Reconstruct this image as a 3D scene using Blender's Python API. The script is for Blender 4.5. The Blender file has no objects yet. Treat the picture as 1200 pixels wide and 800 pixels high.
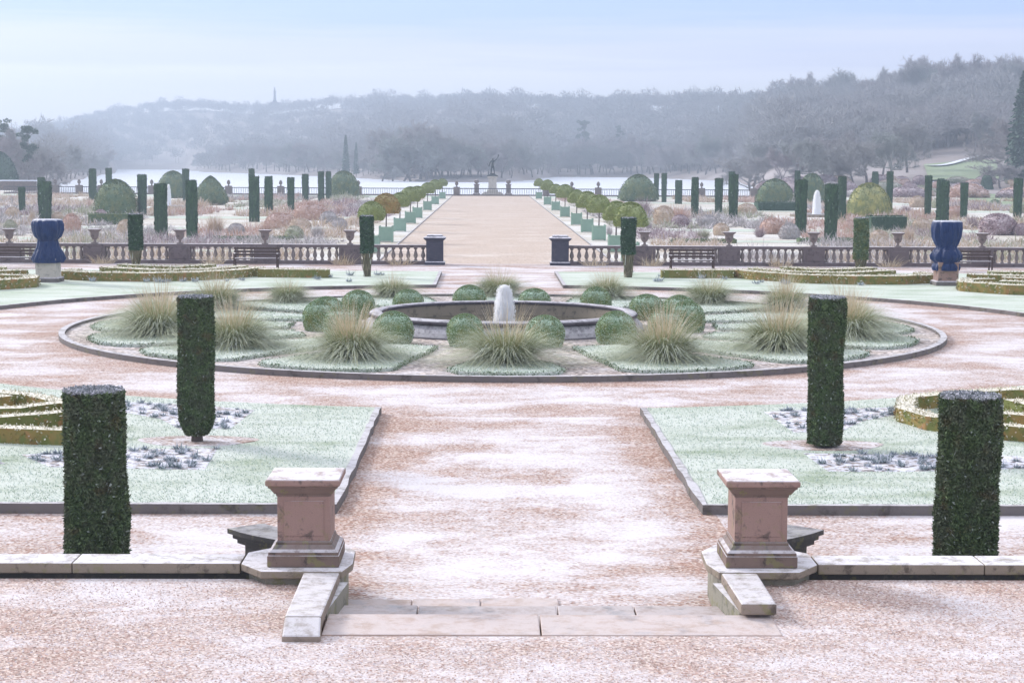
import bpy, math, random
import numpy as np
from mathutils import Vector, Matrix

# ------------------------------------------------------------------ camera
C = bpy.context.scene.collection
scene = bpy.context.scene
H = 4.6
FPX, PITCH, YAW, ROLL, CX = 2072.86, .0999, .0138, .0051, -.433
fw = Vector((math.sin(YAW)*math.cos(PITCH), math.cos(YAW)*math.cos(PITCH), -math.sin(PITCH)))
r0 = Vector((math.cos(YAW), -math.sin(YAW), 0)); u0 = r0.cross(fw)
rt = r0*math.cos(ROLL)+u0*math.sin(ROLL); up = -r0*math.sin(ROLL)+u0*math.cos(ROLL)
cam_d = bpy.data.cameras.new('camera'); cam = bpy.data.objects.new('camera', cam_d); C.objects.link(cam)
cam_d.sensor_width = 36; cam_d.lens = FPX/1200*36; cam_d.clip_end = 20000; cam_d.clip_start = .1
mw = Matrix((rt, up, -fw)).transposed().to_4x4(); mw.translation = Vector((CX, 0, H)); cam.matrix_world = mw
scene.camera = cam

# ------------------------------------------------------------------ light, sky, exposure
SUN_EL, SUN_AZ = math.radians(26), math.radians(-50)     # azimuth measured from +Y towards +X
world = bpy.data.worlds.new('World'); scene.world = world; world.use_nodes = True
wt = world.node_tree; wt.nodes.clear()
def wn(t, **k):
    n = wt.nodes.new(t)
    for a, b in k.items(): setattr(n, a, b)
    return n
sky = wn('ShaderNodeTexSky', sky_type='NISHITA', sun_disc=False, sun_elevation=SUN_EL, sun_rotation=SUN_AZ,
         altitude=100, air_density=1.0, dust_density=1.5, ozone_density=1.5)
tc = wn('ShaderNodeTexCoord'); sep = wn('ShaderNodeSeparateXYZ'); wt.links.new(tc.outputs['Generated'], sep.inputs[0])
mp = wn('ShaderNodeMapping'); mp.inputs['Scale'].default_value = (1.2, 1.2, 26); wt.links.new(tc.outputs['Generated'], mp.inputs[0])
nz = wn('ShaderNodeTexNoise'); nz.inputs['Scale'].default_value = 3.2; nz.inputs['Detail'].default_value = 5; nz.inputs['Roughness'].default_value = .55
wt.links.new(mp.outputs[0], nz.inputs['Vector'])
ad = wn('ShaderNodeMath', operation='MULTIPLY_ADD'); wt.links.new(nz.outputs[0], ad.inputs[0]); ad.inputs[1].default_value = .040
wt.links.new(sep.outputs['Z'], ad.inputs[2])
rp = wn('ShaderNodeValToRGB'); wt.links.new(ad.outputs[0], rp.inputs[0])
cr = rp.color_ramp
SKYC = [(0.0, (1.0, .96, .99)), (.054, (1.0, .955, .985)), (.070, (.86, .84, .97)), (.079, (.62, .63, .84)), (.088, (.60, .61, .80)), (.102, (.30, .43, .76)), (.15, (.34, .43, .68)), (.5, (.68, .67, .70)), (1.0, (.65, .65, .70))]
cr.elements[0].position = 0; cr.elements[0].color = (*SKYC[0][1], 1); cr.elements[1].position = 1; cr.elements[1].color = (*SKYC[-1][1], 1)
for p, c in SKYC[1:-1]:
    e = cr.elements.new(p); e.color = (*c, 1)
scl = wn('ShaderNodeMix', data_type='RGBA', blend_type='MULTIPLY'); scl.inputs[0].default_value = 1
wt.links.new(rp.outputs[0], scl.inputs[6]); scl.inputs[7].default_value = (10.4, 10.4, 10.4, 1)
mx = wn('ShaderNodeMix', data_type='RGBA'); mx.inputs[0].default_value = .85
wt.links.new(sky.outputs[0], mx.inputs[6]); wt.links.new(scl.outputs[2], mx.inputs[7])
bg = wn('ShaderNodeBackground'); bg.inputs[1].default_value = .1; wt.links.new(mx.outputs[2], bg.inputs[0])
wo = wn('ShaderNodeOutputWorld'); wt.links.new(bg.outputs[0], wo.inputs[0])

sd = bpy.data.lights.new('sun', 'SUN'); sd.energy = 2.2; sd.angle = math.radians(14); sd.color = (1, .955, .91)
so = bpy.data.objects.new('sun', sd); C.objects.link(so)
sv = Vector((math.sin(SUN_AZ)*math.cos(SUN_EL), math.cos(SUN_AZ)*math.cos(SUN_EL), math.sin(SUN_EL)))
so.rotation_euler = sv.to_track_quat('Z', 'Y').to_euler(); so.location = (-60, 0, 80)
vs = scene.view_settings; vs.view_transform = 'Standard'; vs.look = 'None'; vs.gamma = 1; vs.use_curve_mapping = False
vs.exposure = .85
scene.render.engine = 'CYCLES'
HAZE = .00080

# ------------------------------------------------------------------ helpers
def at(x, y, z=0.):
    d = fw*FPX+rt*(x-600)-up*(y-400); t = (z-H)/d.z
    return Vector((CX+d.x*t, d.y*t, z))
def pxm(Y): return FPX/Y
def hor(u): return 192-(572-u)*.0051

class MB:
    def __init__(s): s.v = []; s.n = 0; s.ch = []
    def add(s, v, faces, mi=0, sm=False):
        v = np.asarray(v, float).reshape(-1, 3)
        if isinstance(faces, np.ndarray): s.ch.append((faces+s.n, mi, sm))
        else:
            by = {}
            for f in faces: by.setdefault(len(f), []).append(f)
            for k, fs in by.items(): s.ch.append((np.array(fs, int)+s.n, mi, sm))
        s.v.append(v); s.n += len(v); return s
    def box(s, x0, x1, y0, y1, z0, z1, mi=0, top=None):
        v = [(x0,y0,z0),(x1,y0,z0),(x1,y1,z0),(x0,y1,z0),(x0,y0,z1),(x1,y0,z1),(x1,y1,z1),(x0,y1,z1)]
        s.add(v, [(0,3,2,1),(0,1,5,4),(1,2,6,5),(2,3,7,6),(3,0,4,7),(4,5,6,7)], mi); return s
    def lathe(s, prof, n=24, c=(0,0,0), mi=0, sm=True, cap=True, sx=1, sy=1, rot=0, wob=None):
        a = np.arange(n)*2*math.pi/n+rot; v = []
        for (r, z) in prof:
            rr = r*np.ones(n) if wob is None else r*wob(a, z)
            v.append(np.stack([c[0]+sx*rr*np.cos(a), c[1]+sy*rr*np.sin(a), c[2]+z*np.ones(n)], 1))
        v = np.concatenate(v); k = len(prof); i = np.arange(n); j = (i+1) % n
        q = np.concatenate([np.stack([i+l*n, j+l*n, j+(l+1)*n, i+(l+1)*n], 1) for l in range(k-1)])
        s.add(v, q, mi, sm)
        b = s.n-len(v)
        if cap:
            s.ch.append((np.array([i[::-1]+b]), mi, False)); s.ch.append((np.array([i+(k-1)*n+b]), mi, False))
        return s
    def sq(s, prof, c=(0,0,0), mi=0, sx=1, sy=1):     # square-plan stack, prof=(half width, z)
        v = []
        for (w, z) in prof: v += [(c[0]-w*sx,c[1]-w*sy,c[2]+z),(c[0]+w*sx,c[1]-w*sy,c[2]+z),(c[0]+w*sx,c[1]+w*sy,c[2]+z),(c[0]-w*sx,c[1]+w*sy,c[2]+z)]
        f = [(3,2,1,0)]; k = len(prof)
        for l in range(k-1):
            for i in range(4): j = (i+1) % 4; f.append((4*l+i,4*l+j,4*l+4+j,4*l+4+i))
        f.append((4*k-4,4*k-3,4*k-2,4*k-1)); s.add(v, f, mi); return s
    def prism(s, poly, z0, z1, mi=0, sidemi=None, bottom=True):
        n = len(poly); v = [(p[0],p[1],z0) for p in poly]+[(p[0],p[1],z1) for p in poly]
        A = sum(poly[i][0]*poly[(i+1)%n][1]-poly[(i+1)%n][0]*poly[i][1] for i in range(n))
        idx = list(range(n)) if A > 0 else list(range(n))[::-1]
        s.add(v, [tuple(i+n for i in idx)], mi)
        b = s.n-len(v); sides = []
        for a in range(n): i = idx[a]; j = idx[(a+1)%n]; sides.append((i+b, j+b, j+n+b, i+n+b))
        s.ch.append((np.array(sides), mi if sidemi is None else sidemi, False))
        if bottom: s.ch.append((np.array([[i+b for i in idx[::-1]]]), mi, False))
        return s
    def tube(s, p0, p1, ra, rb, n=5, mi=0, sm=True, cap=False):
        p0 = np.array(p0, float); p1 = np.array(p1, float); d = p1-p0; L = np.linalg.norm(d)+1e-9; d /= L
        a = np.array([1,0,0]) if abs(d[0]) < .8 else np.array([0,1,0]); x = np.cross(d, a); x /= np.linalg.norm(x); y = np.cross(d, x)
        t = np.arange(n)*2*math.pi/n; c = np.cos(t)[:,None]*x+np.sin(t)[:,None]*y
        i = np.arange(n); j = (i+1) % n
        s.add(np.concatenate([p0+c*ra, p1+c*rb]), np.stack([i, j, j+n, i+n], 1), mi, sm)
        if cap:
            b = s.n-2*n; s.ch.append((np.array([i[::-1]+b]), mi, False)); s.ch.append((np.array([i+n+b]), mi, False))
        return s
    def path(s, pts, r, n=6, mi=0):
        for i in range(len(pts)-1):
            ra = r[i] if hasattr(r, '__len__') else r; rb = r[i+1] if hasattr(r, '__len__') else r
            s.tube(pts[i], pts[i+1], ra, rb, n, mi)
        return s
    def strip(s, line, w, z0, z1, mi=0, closed=False, wob=0, rng=None):   # a wall/kerb/hedge of width w along a polyline
        P = [np.array(p[:2], float) for p in line]; n = len(P); L = []; R = []
        for i in range(n):
            a = P[(i-1) % n] if (closed or i > 0) else P[i]; b = P[(i+1) % n] if (closed or i < n-1) else P[i]
            d = b-a; d /= np.linalg.norm(d)+1e-9; q = np.array([-d[1], d[0]])
            ww = w/2*(1+(rng.uniform(-wob, wob) if rng else 0)); L.append(P[i]+q*ww); R.append(P[i]-q*ww)
        v = []
        for i in range(n):
            dz = rng.uniform(-wob, wob)*.15*(z1-z0) if rng else 0
            v += [(*L[i], z0), (*R[i], z0), (*R[i], z1+dz), (*L[i], z1+dz)]
        f = []
        for i in range(n if closed else n-1):
            a = 4*i; b = 4*((i+1) % n)
            f += [(a+1,b+1,b+2,a+2),(a+2,b+2,b+3,a+3),(a+3,b+3,b,a)]
        if not closed: f += [(0,1,2,3),(4*n-1,4*n-2,4*n-3,4*n-4)]
        s.add(v, f, mi); return s
    def tris(s, T, mi=0):      # (n,3,3)
        n = len(T); s.add(T.reshape(-1, 3), np.arange(3*n).reshape(n, 3), mi); return s
    def mesh(s, name, mats):
        me = bpy.data.meshes.new(name)
        V = np.concatenate(s.v).astype(np.float32); me.vertices.add(len(V)); me.vertices.foreach_set('co', V.ravel())
        loops = np.concatenate([c[0].ravel() for c in s.ch]).astype(np.int32)
        tot = np.concatenate([np.full(len(c[0]), c[0].shape[1]) for c in s.ch]).astype(np.int32)
        st = np.concatenate([[0], np.cumsum(tot)[:-1]]).astype(np.int32)
        me.loops.add(len(loops)); me.loops.foreach_set('vertex_index', loops)
        me.polygons.add(len(tot)); me.polygons.foreach_set('loop_start', st); me.polygons.foreach_set('loop_total', tot)
        me.polygons.foreach_set('material_index', np.concatenate([np.full(len(c[0]), c[1]) for c in s.ch]).astype(np.int32))
        me.polygons.foreach_set('use_smooth', np.concatenate([np.full(len(c[0]), c[2]) for c in s.ch]).astype(bool))
        me.update(calc_edges=True); me.validate()
        for m in (mats if isinstance(mats, (list, tuple)) else [mats]): me.materials.append(m)
        return me
    def build(s, name, mats, parent=None, **k):
        o = bpy.data.objects.new(name, s.mesh(name, mats)); C.objects.link(o)
        if parent: o.parent = parent
        return tag(o, **k)
def tag(o, label=None, cat=None, group=None, kind=None):
    if label: o['label'] = label
    if cat: o['category'] = cat
    if group: o['group'] = group
    if kind: o['kind'] = kind
    return o
def thing(name, label, cat, loc=(0,0,0), rz=0, group=None, s=1):
    o = bpy.data.objects.new(name, None); C.objects.link(o); o.location = loc; o.rotation_euler = (0,0,rz)
    o.scale = (s,s,s) if not hasattr(s, '__len__') else s
    o.empty_display_size = .2
    return tag(o, label, cat, group)
def bev(o, w=.012):
    b = o.modifiers.new('bevel', 'BEVEL'); b.width = w; b.segments = 2; b.limit_method = 'ANGLE'; b.angle_limit = .6; return o
def part(name, me, parent, label=None):
    o = bpy.data.objects.new(name, me); C.objects.link(o); o.parent = parent
    if label: o['label'] = label
    return o
def orient(nm, q):
    return q
ORD = ['first','second','third','fourth','fifth','sixth','seventh','eighth','ninth','tenth','eleventh','twelfth','thirteenth','fourteenth','fifteenth','sixteenth','seventeenth','eighteenth']

# ------------------------------------------------------------------ materials
class NT:
    def __init__(s, name):
        s.m = bpy.data.materials.new(name); s.m.use_nodes = True; s.t = s.m.node_tree; s.t.nodes.clear()
        s.out = s.t.nodes.new('ShaderNodeOutputMaterial'); s.b = s.t.nodes.new('ShaderNodeBsdfPrincipled')
        s.t.links.new(s.b.outputs[0], s.out.inputs[0]); s.b.inputs['Specular IOR Level'].default_value = .25
        s.pos = s.n('ShaderNodeNewGeometry').outputs['Position']
        s.obj = s.n('ShaderNodeTexCoord').outputs['Object']
    def n(s, t, **k):
        x = s.t.nodes.new(t)
        for a, b in k.items(): setattr(x, a, b)
        return x
    def l(s, a, b): s.t.links.new(a, b)
    def setv(s, sock, v):
        if hasattr(v, 'links') or isinstance(v, bpy.types.NodeSocket): s.l(v, sock)
        else: sock.default_value = (*v, 1) if hasattr(v, '__len__') and len(v) == 3 and len(sock.default_value) == 4 else v
    def noise(s, vec, scale, detail=4, rough=.55, dist=0, stretch=None):
        if stretch:
            m = s.n('ShaderNodeMapping'); m.inputs['Scale'].default_value = stretch; s.l(vec, m.inputs[0]); vec = m.outputs[0]
        x = s.n('ShaderNodeTexNoise'); s.l(vec, x.inputs['Vector']); x.inputs['Scale'].default_value = scale
        x.inputs['Detail'].default_value = detail; x.inputs['Roughness'].default_value = rough; x.inputs['Distortion'].default_value = dist
        return x.outputs[0]
    def vor(s, vec, scale, out='Color'):
        x = s.n('ShaderNodeTexVoronoi'); s.l(vec, x.inputs['Vector']); x.inputs['Scale'].default_value = scale; return x.outputs[out]
    def mr(s, v, a, b, c=0, d=1):
        x = s.n('ShaderNodeMapRange', interpolation_type='SMOOTHSTEP'); s.l(v, x.inputs[0])
        for i, q in enumerate((a, b, c, d)): x.inputs[i+1].default_value = q
        return x.outputs[0]
    def math(s, op, a, b=0., clamp=False):
        x = s.n('ShaderNodeMath', operation=op); x.use_clamp = clamp; s.setv(x.inputs[0], a); s.setv(x.inputs[1], b); return x.outputs[0]
    def mix(s, f, a, b):
        x = s.n('ShaderNodeMix', data_type='RGBA'); s.setv(x.inputs[0], f); s.setv(x.inputs[6], a); s.setv(x.inputs[7], b); return x.outputs[2]
    def nz(s):
        g = s.n('ShaderNodeNewGeometry'); q = s.n('ShaderNodeSeparateXYZ'); s.l(g.outputs['Normal'], q.inputs[0]); return q.outputs['Z']
    def rnd(s): return s.n('ShaderNodeNewGeometry').outputs['Random Per Island']
    def orand(s): return s.n('ShaderNodeObjectInfo').outputs['Random']
    def bump(s, h, strength=.3, dist=.02):
        x = s.n('ShaderNodeBump'); x.inputs['Strength'].default_value = strength; x.inputs['Distance'].default_value = dist
        s.l(h, x.inputs['Height']); s.l(x.outputs[0], s.b.inputs['Normal'])
    def done(s, col, rough=.9):
        s.setv(s.b.inputs['Base Color'], col); s.setv(s.b.inputs['Roughness'], rough); return s.m

FROST = (.74, .72, .765)
def ground_gravel(name, a, b, lo, hi, scale=.30, grain=45, stretch=(.6, 1, 1), frost=FROST, gc=.75, worn=False):
    t = NT(name)
    base = t.mix(t.noise(t.pos, 1.3, 5), a, b)
    g = t.vor(t.pos, grain); gs = t.n('ShaderNodeSeparateColor'); t.l(g, gs.inputs[0])
    base = t.mix(t.math('MULTIPLY', t.math('POWER', gs.outputs[0], 2.), gc), base, (.12, .075, .06))
    base = t.mix(t.math('MULTIPLY', t.math('POWER', gs.outputs[1], 2.), gc), base, (.80, .70, .64))
    big = t.noise(t.pos, scale*1.5, 11, .62, .35, stretch)
    fine = t.noise(t.pos, grain*.55, 3, .7)
    mid = t.noise(t.pos, 5.5, 8, .75, .3, (.7, 1, 1))
    m = t.math('ADD', t.math('ADD', t.math('MULTIPLY', big, .62), t.math('MULTIPLY', mid, .19)), t.math('MULTIPLY', t.math('ADD', t.math('MULTIPLY', fine, .5), t.math('MULTIPLY', gs.outputs[2], .5)), .19))
    if worn:
        q = t.n('ShaderNodeSeparateXYZ'); t.l(t.pos, q.inputs[0]); ax = t.math('ABSOLUTE', q.outputs[0]); y = q.outputs[1]
        e1 = t.math('MULTIPLY', t.mr(ax, 1.45, 2.35), t.math('MULTIPLY', t.math('LESS_THAN', ax, 2.6), t.math('LESS_THAN', y, 33.)))
        yy = t.math('SUBTRACT', y, 49.2); r = t.math('SQRT', t.math('ADD', t.math('MULTIPLY', ax, ax), t.math('MULTIPLY', yy, yy)))
        e2 = t.math('MULTIPLY', t.mr(r, 15.2, 16.6), t.math('LESS_THAN', r, 17.2)); e3 = t.mr(r, 13.4, 12.1)
        e = t.math('ADD', t.math('ADD', e1, t.math('MULTIPLY', e2, .75)), t.math('MULTIPLY', e3, t.math('GREATER_THAN', r, 11.)), True)
        c = t.math('MULTIPLY', t.math('MULTIPLY', t.mr(ax, 1.9, 1.0), t.math('LESS_THAN', y, 31.)), .014)
        m = t.math('SUBTRACT', t.math('ADD', m, c), t.math('MULTIPLY', e, .085))
    f = t.math('MULTIPLY', t.mr(m, .5+(lo-.5)*.8, .5+(hi-.5)*.8), .93)
    t.bump(t.math('ADD', gs.outputs[0], fine), .5, .012)
    return t.done(t.mix(f, base, frost))
M = {}
M['gravel'] = ground_gravel('frosted_pink_gravel', (.40, .215, .16), (.33, .20, .155), .375, .61, grain=32, scale=.42, worn=True)
M['terrace'] = ground_gravel('terrace_gravel', (.50, .32, .27), (.40, .27, .24), .43, .66, scale=.5, grain=48, gc=.9)
M['avenue'] = ground_gravel('avenue_gravel', (.52, .42, .33), (.60, .47, .38), .48, .70, scale=.35, grain=20, stretch=(.5, 1, 1), frost=(.70, .64, .60))
M['bedgravel'] = ground_gravel('ring_gravel', (.34, .28, .26), (.26, .225, .22), .40, .76, scale=.8, grain=13, gc=1.)
M['lower'] = ground_gravel('lower_ground', (.56, .52, .42), (.46, .47, .35), .40, .62, scale=.10, grain=10, stretch=(.25, 1, 1), frost=(.74, .74, .74))
def lawn(name, a, b, lo=.35, hi=.68):
    t = NT(name); base = t.mix(t.noise(t.pos, 2.0, 4), a, b)
    m = t.math('ADD', t.math('MULTIPLY', t.noise(t.pos, .9, 6, .6, .3, (.5, 1, 1)), .6), t.math('MULTIPLY', t.noise(t.pos, 26, 3, .7), .4))
    t.bump(t.noise(t.pos, 50, 3), .6, .02)
    return t.done(t.mix(t.math('MULTIPLY', t.mr(m, lo, hi), .80), base, (.72, .76, .73)))
M['lawn'] = lawn('frosted_lawn', (.20, .28, .16), (.29, .36, .24), .31, .56)
M['lawnback'] = lawn('frosted_lawn_back', (.34, .44, .32), (.40, .48, .36), .32, .64)
M['meadow'] = lawn('meadow', (.24, .32, .18), (.30, .36, .22), .45, .9)
def leafmat(name, cols, frost=.0, ftop=.0, fcol=(.70, .76, .75), spread=1, brown=None, bfac=.12):
    t = NT(name); r = t.rnd()
    c = t.mix(r, cols[0], cols[1])
    c = t.mix(t.mr(t.noise(t.obj, 5, 3), .4, .65), c, cols[2 % len(cols)])
    if brown: c = t.mix(t.math('MULTIPLY', t.mr(t.noise(t.obj, 3.2, 4, .6), .56, .68), bfac*4), c, brown)
    w = t.n('ShaderNodeTexWhiteNoise', noise_dimensions='1D'); t.l(r, w.inputs['W'])
    f = t.math('MULTIPLY', t.mr(t.nz(), .1, .95), ftop)
    f = t.math('ADD', f, t.math('MULTIPLY', t.math('GREATER_THAN', w.outputs['Value'], 1-frost), .6), True)
    return t.done(t.mix(f, c, fcol), .85)
M['yew'] = leafmat('yew_foliage', [(.045, .075, .035), (.14, .20, .09), (.10, .12, .075)], .03, .06, (.45, .5, .48), brown=(.15, .095, .05))
M['yewtop'] = leafmat('yew_frosted_top', [(.07, .10, .08), (.55, .56, .62), (.24, .26, .28)], .22, .2, (.75, .73, .82))
M['yewfar'] = leafmat('yew_far', [(.03, .065, .04), (.07, .13, .07), (.05, .09, .06)], .02, .15, (.45, .55, .5))
M['ball'] = leafmat('box_foliage', [(.10, .17, .06), (.24, .33, .15), (.24, .28, .10)], .12, 1.0, (.62, .78, .66), brown=(.30, .28, .09))
M['dome'] = leafmat('topiary_foliage', [(.06, .11, .06), (.12, .18, .10), (.16, .19, .08)], .06, .3, (.45, .55, .45), brown=(.2, .19, .07))
M['holly'] = leafmat('golden_foliage', [(.10, .15, .07), (.28, .30, .12), (.40, .38, .14)], .06, .3, (.6, .6, .4))
M['hedge'] = leafmat('box_hedge_foliage', [(.15, .17, .05), (.36, .22, .08), (.17, .19, .06)], .04, .95, (.80, .77, .68), brown=(.38, .20, .09), bfac=.2)
M['hedgetop'] = leafmat('box_hedge_top', [(.40, .38, .24), (.78, .74, .64), (.62, .58, .46)], .3, .3, (.80, .78, .72))
M['edging'] = leafmat('low_edging', [(.06, .10, .04), (.16, .24, .12), (.10, .15, .06)], .08, .5, (.68, .80, .73))
M['bay'] = leafmat('bay_foliage', [(.13, .20, .05), (.34, .38, .14), (.24, .28, .10)], .05, .35, (.55, .6, .42))
M['bayorange'] = leafmat('bay_foliage_bronze', [(.22, .20, .05), (.36, .27, .09), (.34, .22, .07)], .05, .35, (.6, .55, .4))
M['grass'] = leafmat('feather_grass_blades', [(.25, .28, .11), (.60, .57, .35), (.27, .32, .15)], .22, .3, (.70, .76, .68))
M['plume'] = leafmat('feather_grass_plumes', [(.56, .45, .28), (.74, .66, .50), (.62, .50, .34)], .15, .1, (.75, .72, .68))
M['lawnblade'] = leafmat('lawn_blades', [(.28, .38, .27), (.72, .77, .72), (.50, .58, .48)], .3, .3, (.74, .82, .78))
M['rosette'] = leafmat('frosted_rosettes', [(.10, .15, .14), (.34, .40, .44), (.2, .25, .28)], .35, .35, (.72, .74, .82))
M['bark'] = NT('bark').done((.14, .12, .115))
M['twig'] = NT('twig'); _t = M['twig']; M['twig'] = _t.done(_t.mix(_t.orand(), (.38, .34, .35), (.31, .33, .31)))
M['twigfar'] = NT('twigfar'); _t = M['twigfar']; M['twigfar'] = _t.done(_t.mix(_t.noise(_t.pos, .012, 4, .6), (.38, .34, .36), (.29, .32, .31)))
M['stems'] = leafmat('bare_stems', [(.10, .085, .06), (.30, .26, .18), (.17, .16, .10)], .1, .1)
def stone(name, a, b, stain, frost=.9, moss=0., rough=.85, scale=3., flo=.55, fhi=.9):
    t = NT(name); c = t.mix(t.noise(t.obj, scale, 6, .6), a, b)
    c = t.mix(t.mr(t.noise(t.obj, scale*1.7, 7, .68, .4), .52, .66), c, stain)
    if moss: c = t.mix(t.math('MULTIPLY', t.mr(t.noise(t.obj, scale*2.3, 5, .7), .55, .62), moss), c, (.22, .22, .07))
    c = t.mix(t.math('MULTIPLY', t.vor(t.obj, 90, 'Distance'), .25), c, (.15, .12, .11))
    m = t.math('MULTIPLY', t.mr(t.nz(), flo, fhi), t.mr(t.noise(t.obj, 5, 9, .75), .34, .56, .25, 1))
    t.bump(t.noise(t.obj, 40, 6, .7), .35, .01)
    return t.done(t.mix(t.math('MULTIPLY', m, frost), c, (.84, .83, .89)), rough)
M['pinkstone'] = stone('pink_sandstone', (.38, .255, .22), (.28, .18, .155), (.12, .09, .08), .95, .25)
M['basestone'] = stone('weathered_sandstone', (.26, .18, .15), (.13, .10, .085), (.055, .045, .04), .75, .5)
M['palestone'] = stone('frosted_coping_stone', (.34, .29, .23), (.24, .20, .16), (.12, .10, .08), .9, .35)
M['cheekstone'] = stone('worn_slab_stone', (.36, .29, .24), (.24, .20, .165), (.12, .10, .085), .68, .5, scale=2.2)
M['greystone'] = stone('lichen_stone', (.33, .32, .27), (.25, .24, .19), (.15, .15, .12), .85, .5)
M['darkstone'] = stone('dark_stone', (.09, .088, .08), (.05, .05, .052), (.13, .12, .10), .35, .35)
M['basin'] = stone('basin_stone', (.085, .08, .10), (.12, .11, .135), (.055, .05, .065), .6, .0, flo=.5, fhi=.8)
M['basinin'] = stone('basin_inner', (.30, .26, .20), (.22, .19, .15), (.12, .11, .09), .1)
M['balus'] = stone('balustrade_stone', (.19, .155, .16), (.13, .11, .12), (.07, .06, .065), .9, .1)
M['balusl'] = stone('baluster_stone', (.30, .26, .25), (.17, .145, .14), (.09, .08, .08), .3, .1)
M['gate'] = stone('blackened_stone', (.055, .06, .10), (.04, .045, .07), (.09, .09, .12), .9)
M['urn'] = stone('urn_stone', (.24, .20, .18), (.17, .14, .14), (.10, .085, .08), .85)
M['kerb'] = stone('kerb_stone', (.15, .14, .15), (.22, .20, .19), (.09, .085, .08), .62, .3, scale=2)
M['step'] = stone('pink_paving_stone', (.56, .40, .34), (.44, .35, .29), (.34, .27, .25), .38, .05, scale=1.5)
M['stepwet'] = stone('wet_paving_stone', (.46, .34, .30), (.32, .28, .26), (.18, .17, .17), .35, .1, .6, scale=1.2)
M['bronze'] = NT('bronze').done((.045, .06, .065), .5)
M['statuebase'] = stone('statue_pedestal', (.62, .58, .52), (.5, .47, .43), (.35, .33, .3), .3)
M['tub'] = NT('tub_paint'); _t = M['tub']; M['tub'] = _t.done(_t.mix(_t.noise(_t.obj, 4, 3), (.24, .38, .30), (.32, .46, .37)), .6)
M['soil'] = ground_gravel('bed_soil', (.10, .09, .09), (.16, .14, .14), .40, .56, scale=4, grain=16, stretch=(1, 1, 1), frost=(.74, .76, .86))
M['soilbrown'] = ground_gravel('brown_soil', (.26, .16, .13), (.30, .20, .17), .40, .60, scale=1.2, grain=22, stretch=(1, 1, 1))
_t = NT('blue_tarpaulin'); _f = _t.math('MULTIPLY', _t.mr(_t.nz(), .45, .9), .85)
_t.bump(_t.noise(_t.obj, 7, 5, .6, .4, (1, 1, .3)), 1.0, .12)
M['tarp'] = _t.done(_t.mix(_f, _t.mix(_t.noise(_t.obj, 5, 4), (.004, .017, .075), (.008, .038, .15)), (.75, .78, .88)), .38)
M['rope'] = NT('rope').done((.02, .03, .09))
_t = NT('bench_wood'); M['bench'] = _t.done(_t.mix(_t.math('MULTIPLY', _t.mr(_t.nz(), .6, .9), .95), (.075, .05, .045), (.82, .82, .88)), .7)
_t = NT('lake_ice'); M['ice'] = _t.done(_t.mix(_t.noise(_t.pos, .006, 5, .6, 0, (1, .4, 1)), (.80, .83, .90), (.72, .77, .86)), .55)
_t = NT('pool_water'); _t.bump(_t.noise(_t.pos, 9, 3), .25, .03); M['water'] = _t.done((.10, .09, .07), .12)
_t = NT('fountain_spray'); M['spray'] = _t.m;  _t.done(_t.mix(_t.noise(_t.obj, 12, 4, .6, 0, (1, 1, .2)), (.97, .97, .98), (.84, .87, .91)), .35)
_a = _t.n('ShaderNodeMixShader'); _a.inputs[0].default_value = .5; _b = _t.n('ShaderNodeBsdfTranslucent'); _b.inputs[0].default_value = (.97, .97, .98, 1); _t.l(_t.b.outputs[0], _a.inputs[1]); _t.l(_b.outputs[0], _a.inputs[2]); _t.l(_a.outputs[0], _t.out.inputs[0])
_t = NT('hill_ground'); M['hill'] = _t.done(_t.mix(_t.mr(_t.noise(_t.pos, .012, 5, .6), .45, .6), (.30, .26, .25), (.42, .38, .38)))
M['monument'] = NT('monument_stone').done((.16, .16, .18))
M['iron'] = NT('iron_rail').done((.07, .07, .08), .5)
def drymat(name, a, b, c): return leafmat(name, [a, b, c], .25, .35, (.76, .70, .72))
DRY = {'pink': drymat('dried_pink', (.42, .26, .20), (.64, .45, .37), (.52, .35, .27)), 'tan': drymat('dried_tan', (.46, .36, .24), (.64, .54, .42), (.55, .42, .30)),
       'mauve': drymat('dried_mauve', (.26, .19, .21), (.44, .35, .38), (.32, .23, .24)), 'olive': drymat('dried_olive', (.26, .29, .18), (.44, .46, .32), (.36, .36, .24)),
       'grey': drymat('dried_grey', (.32, .31, .31), (.54, .52, .52), (.38, .35, .34))}

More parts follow.
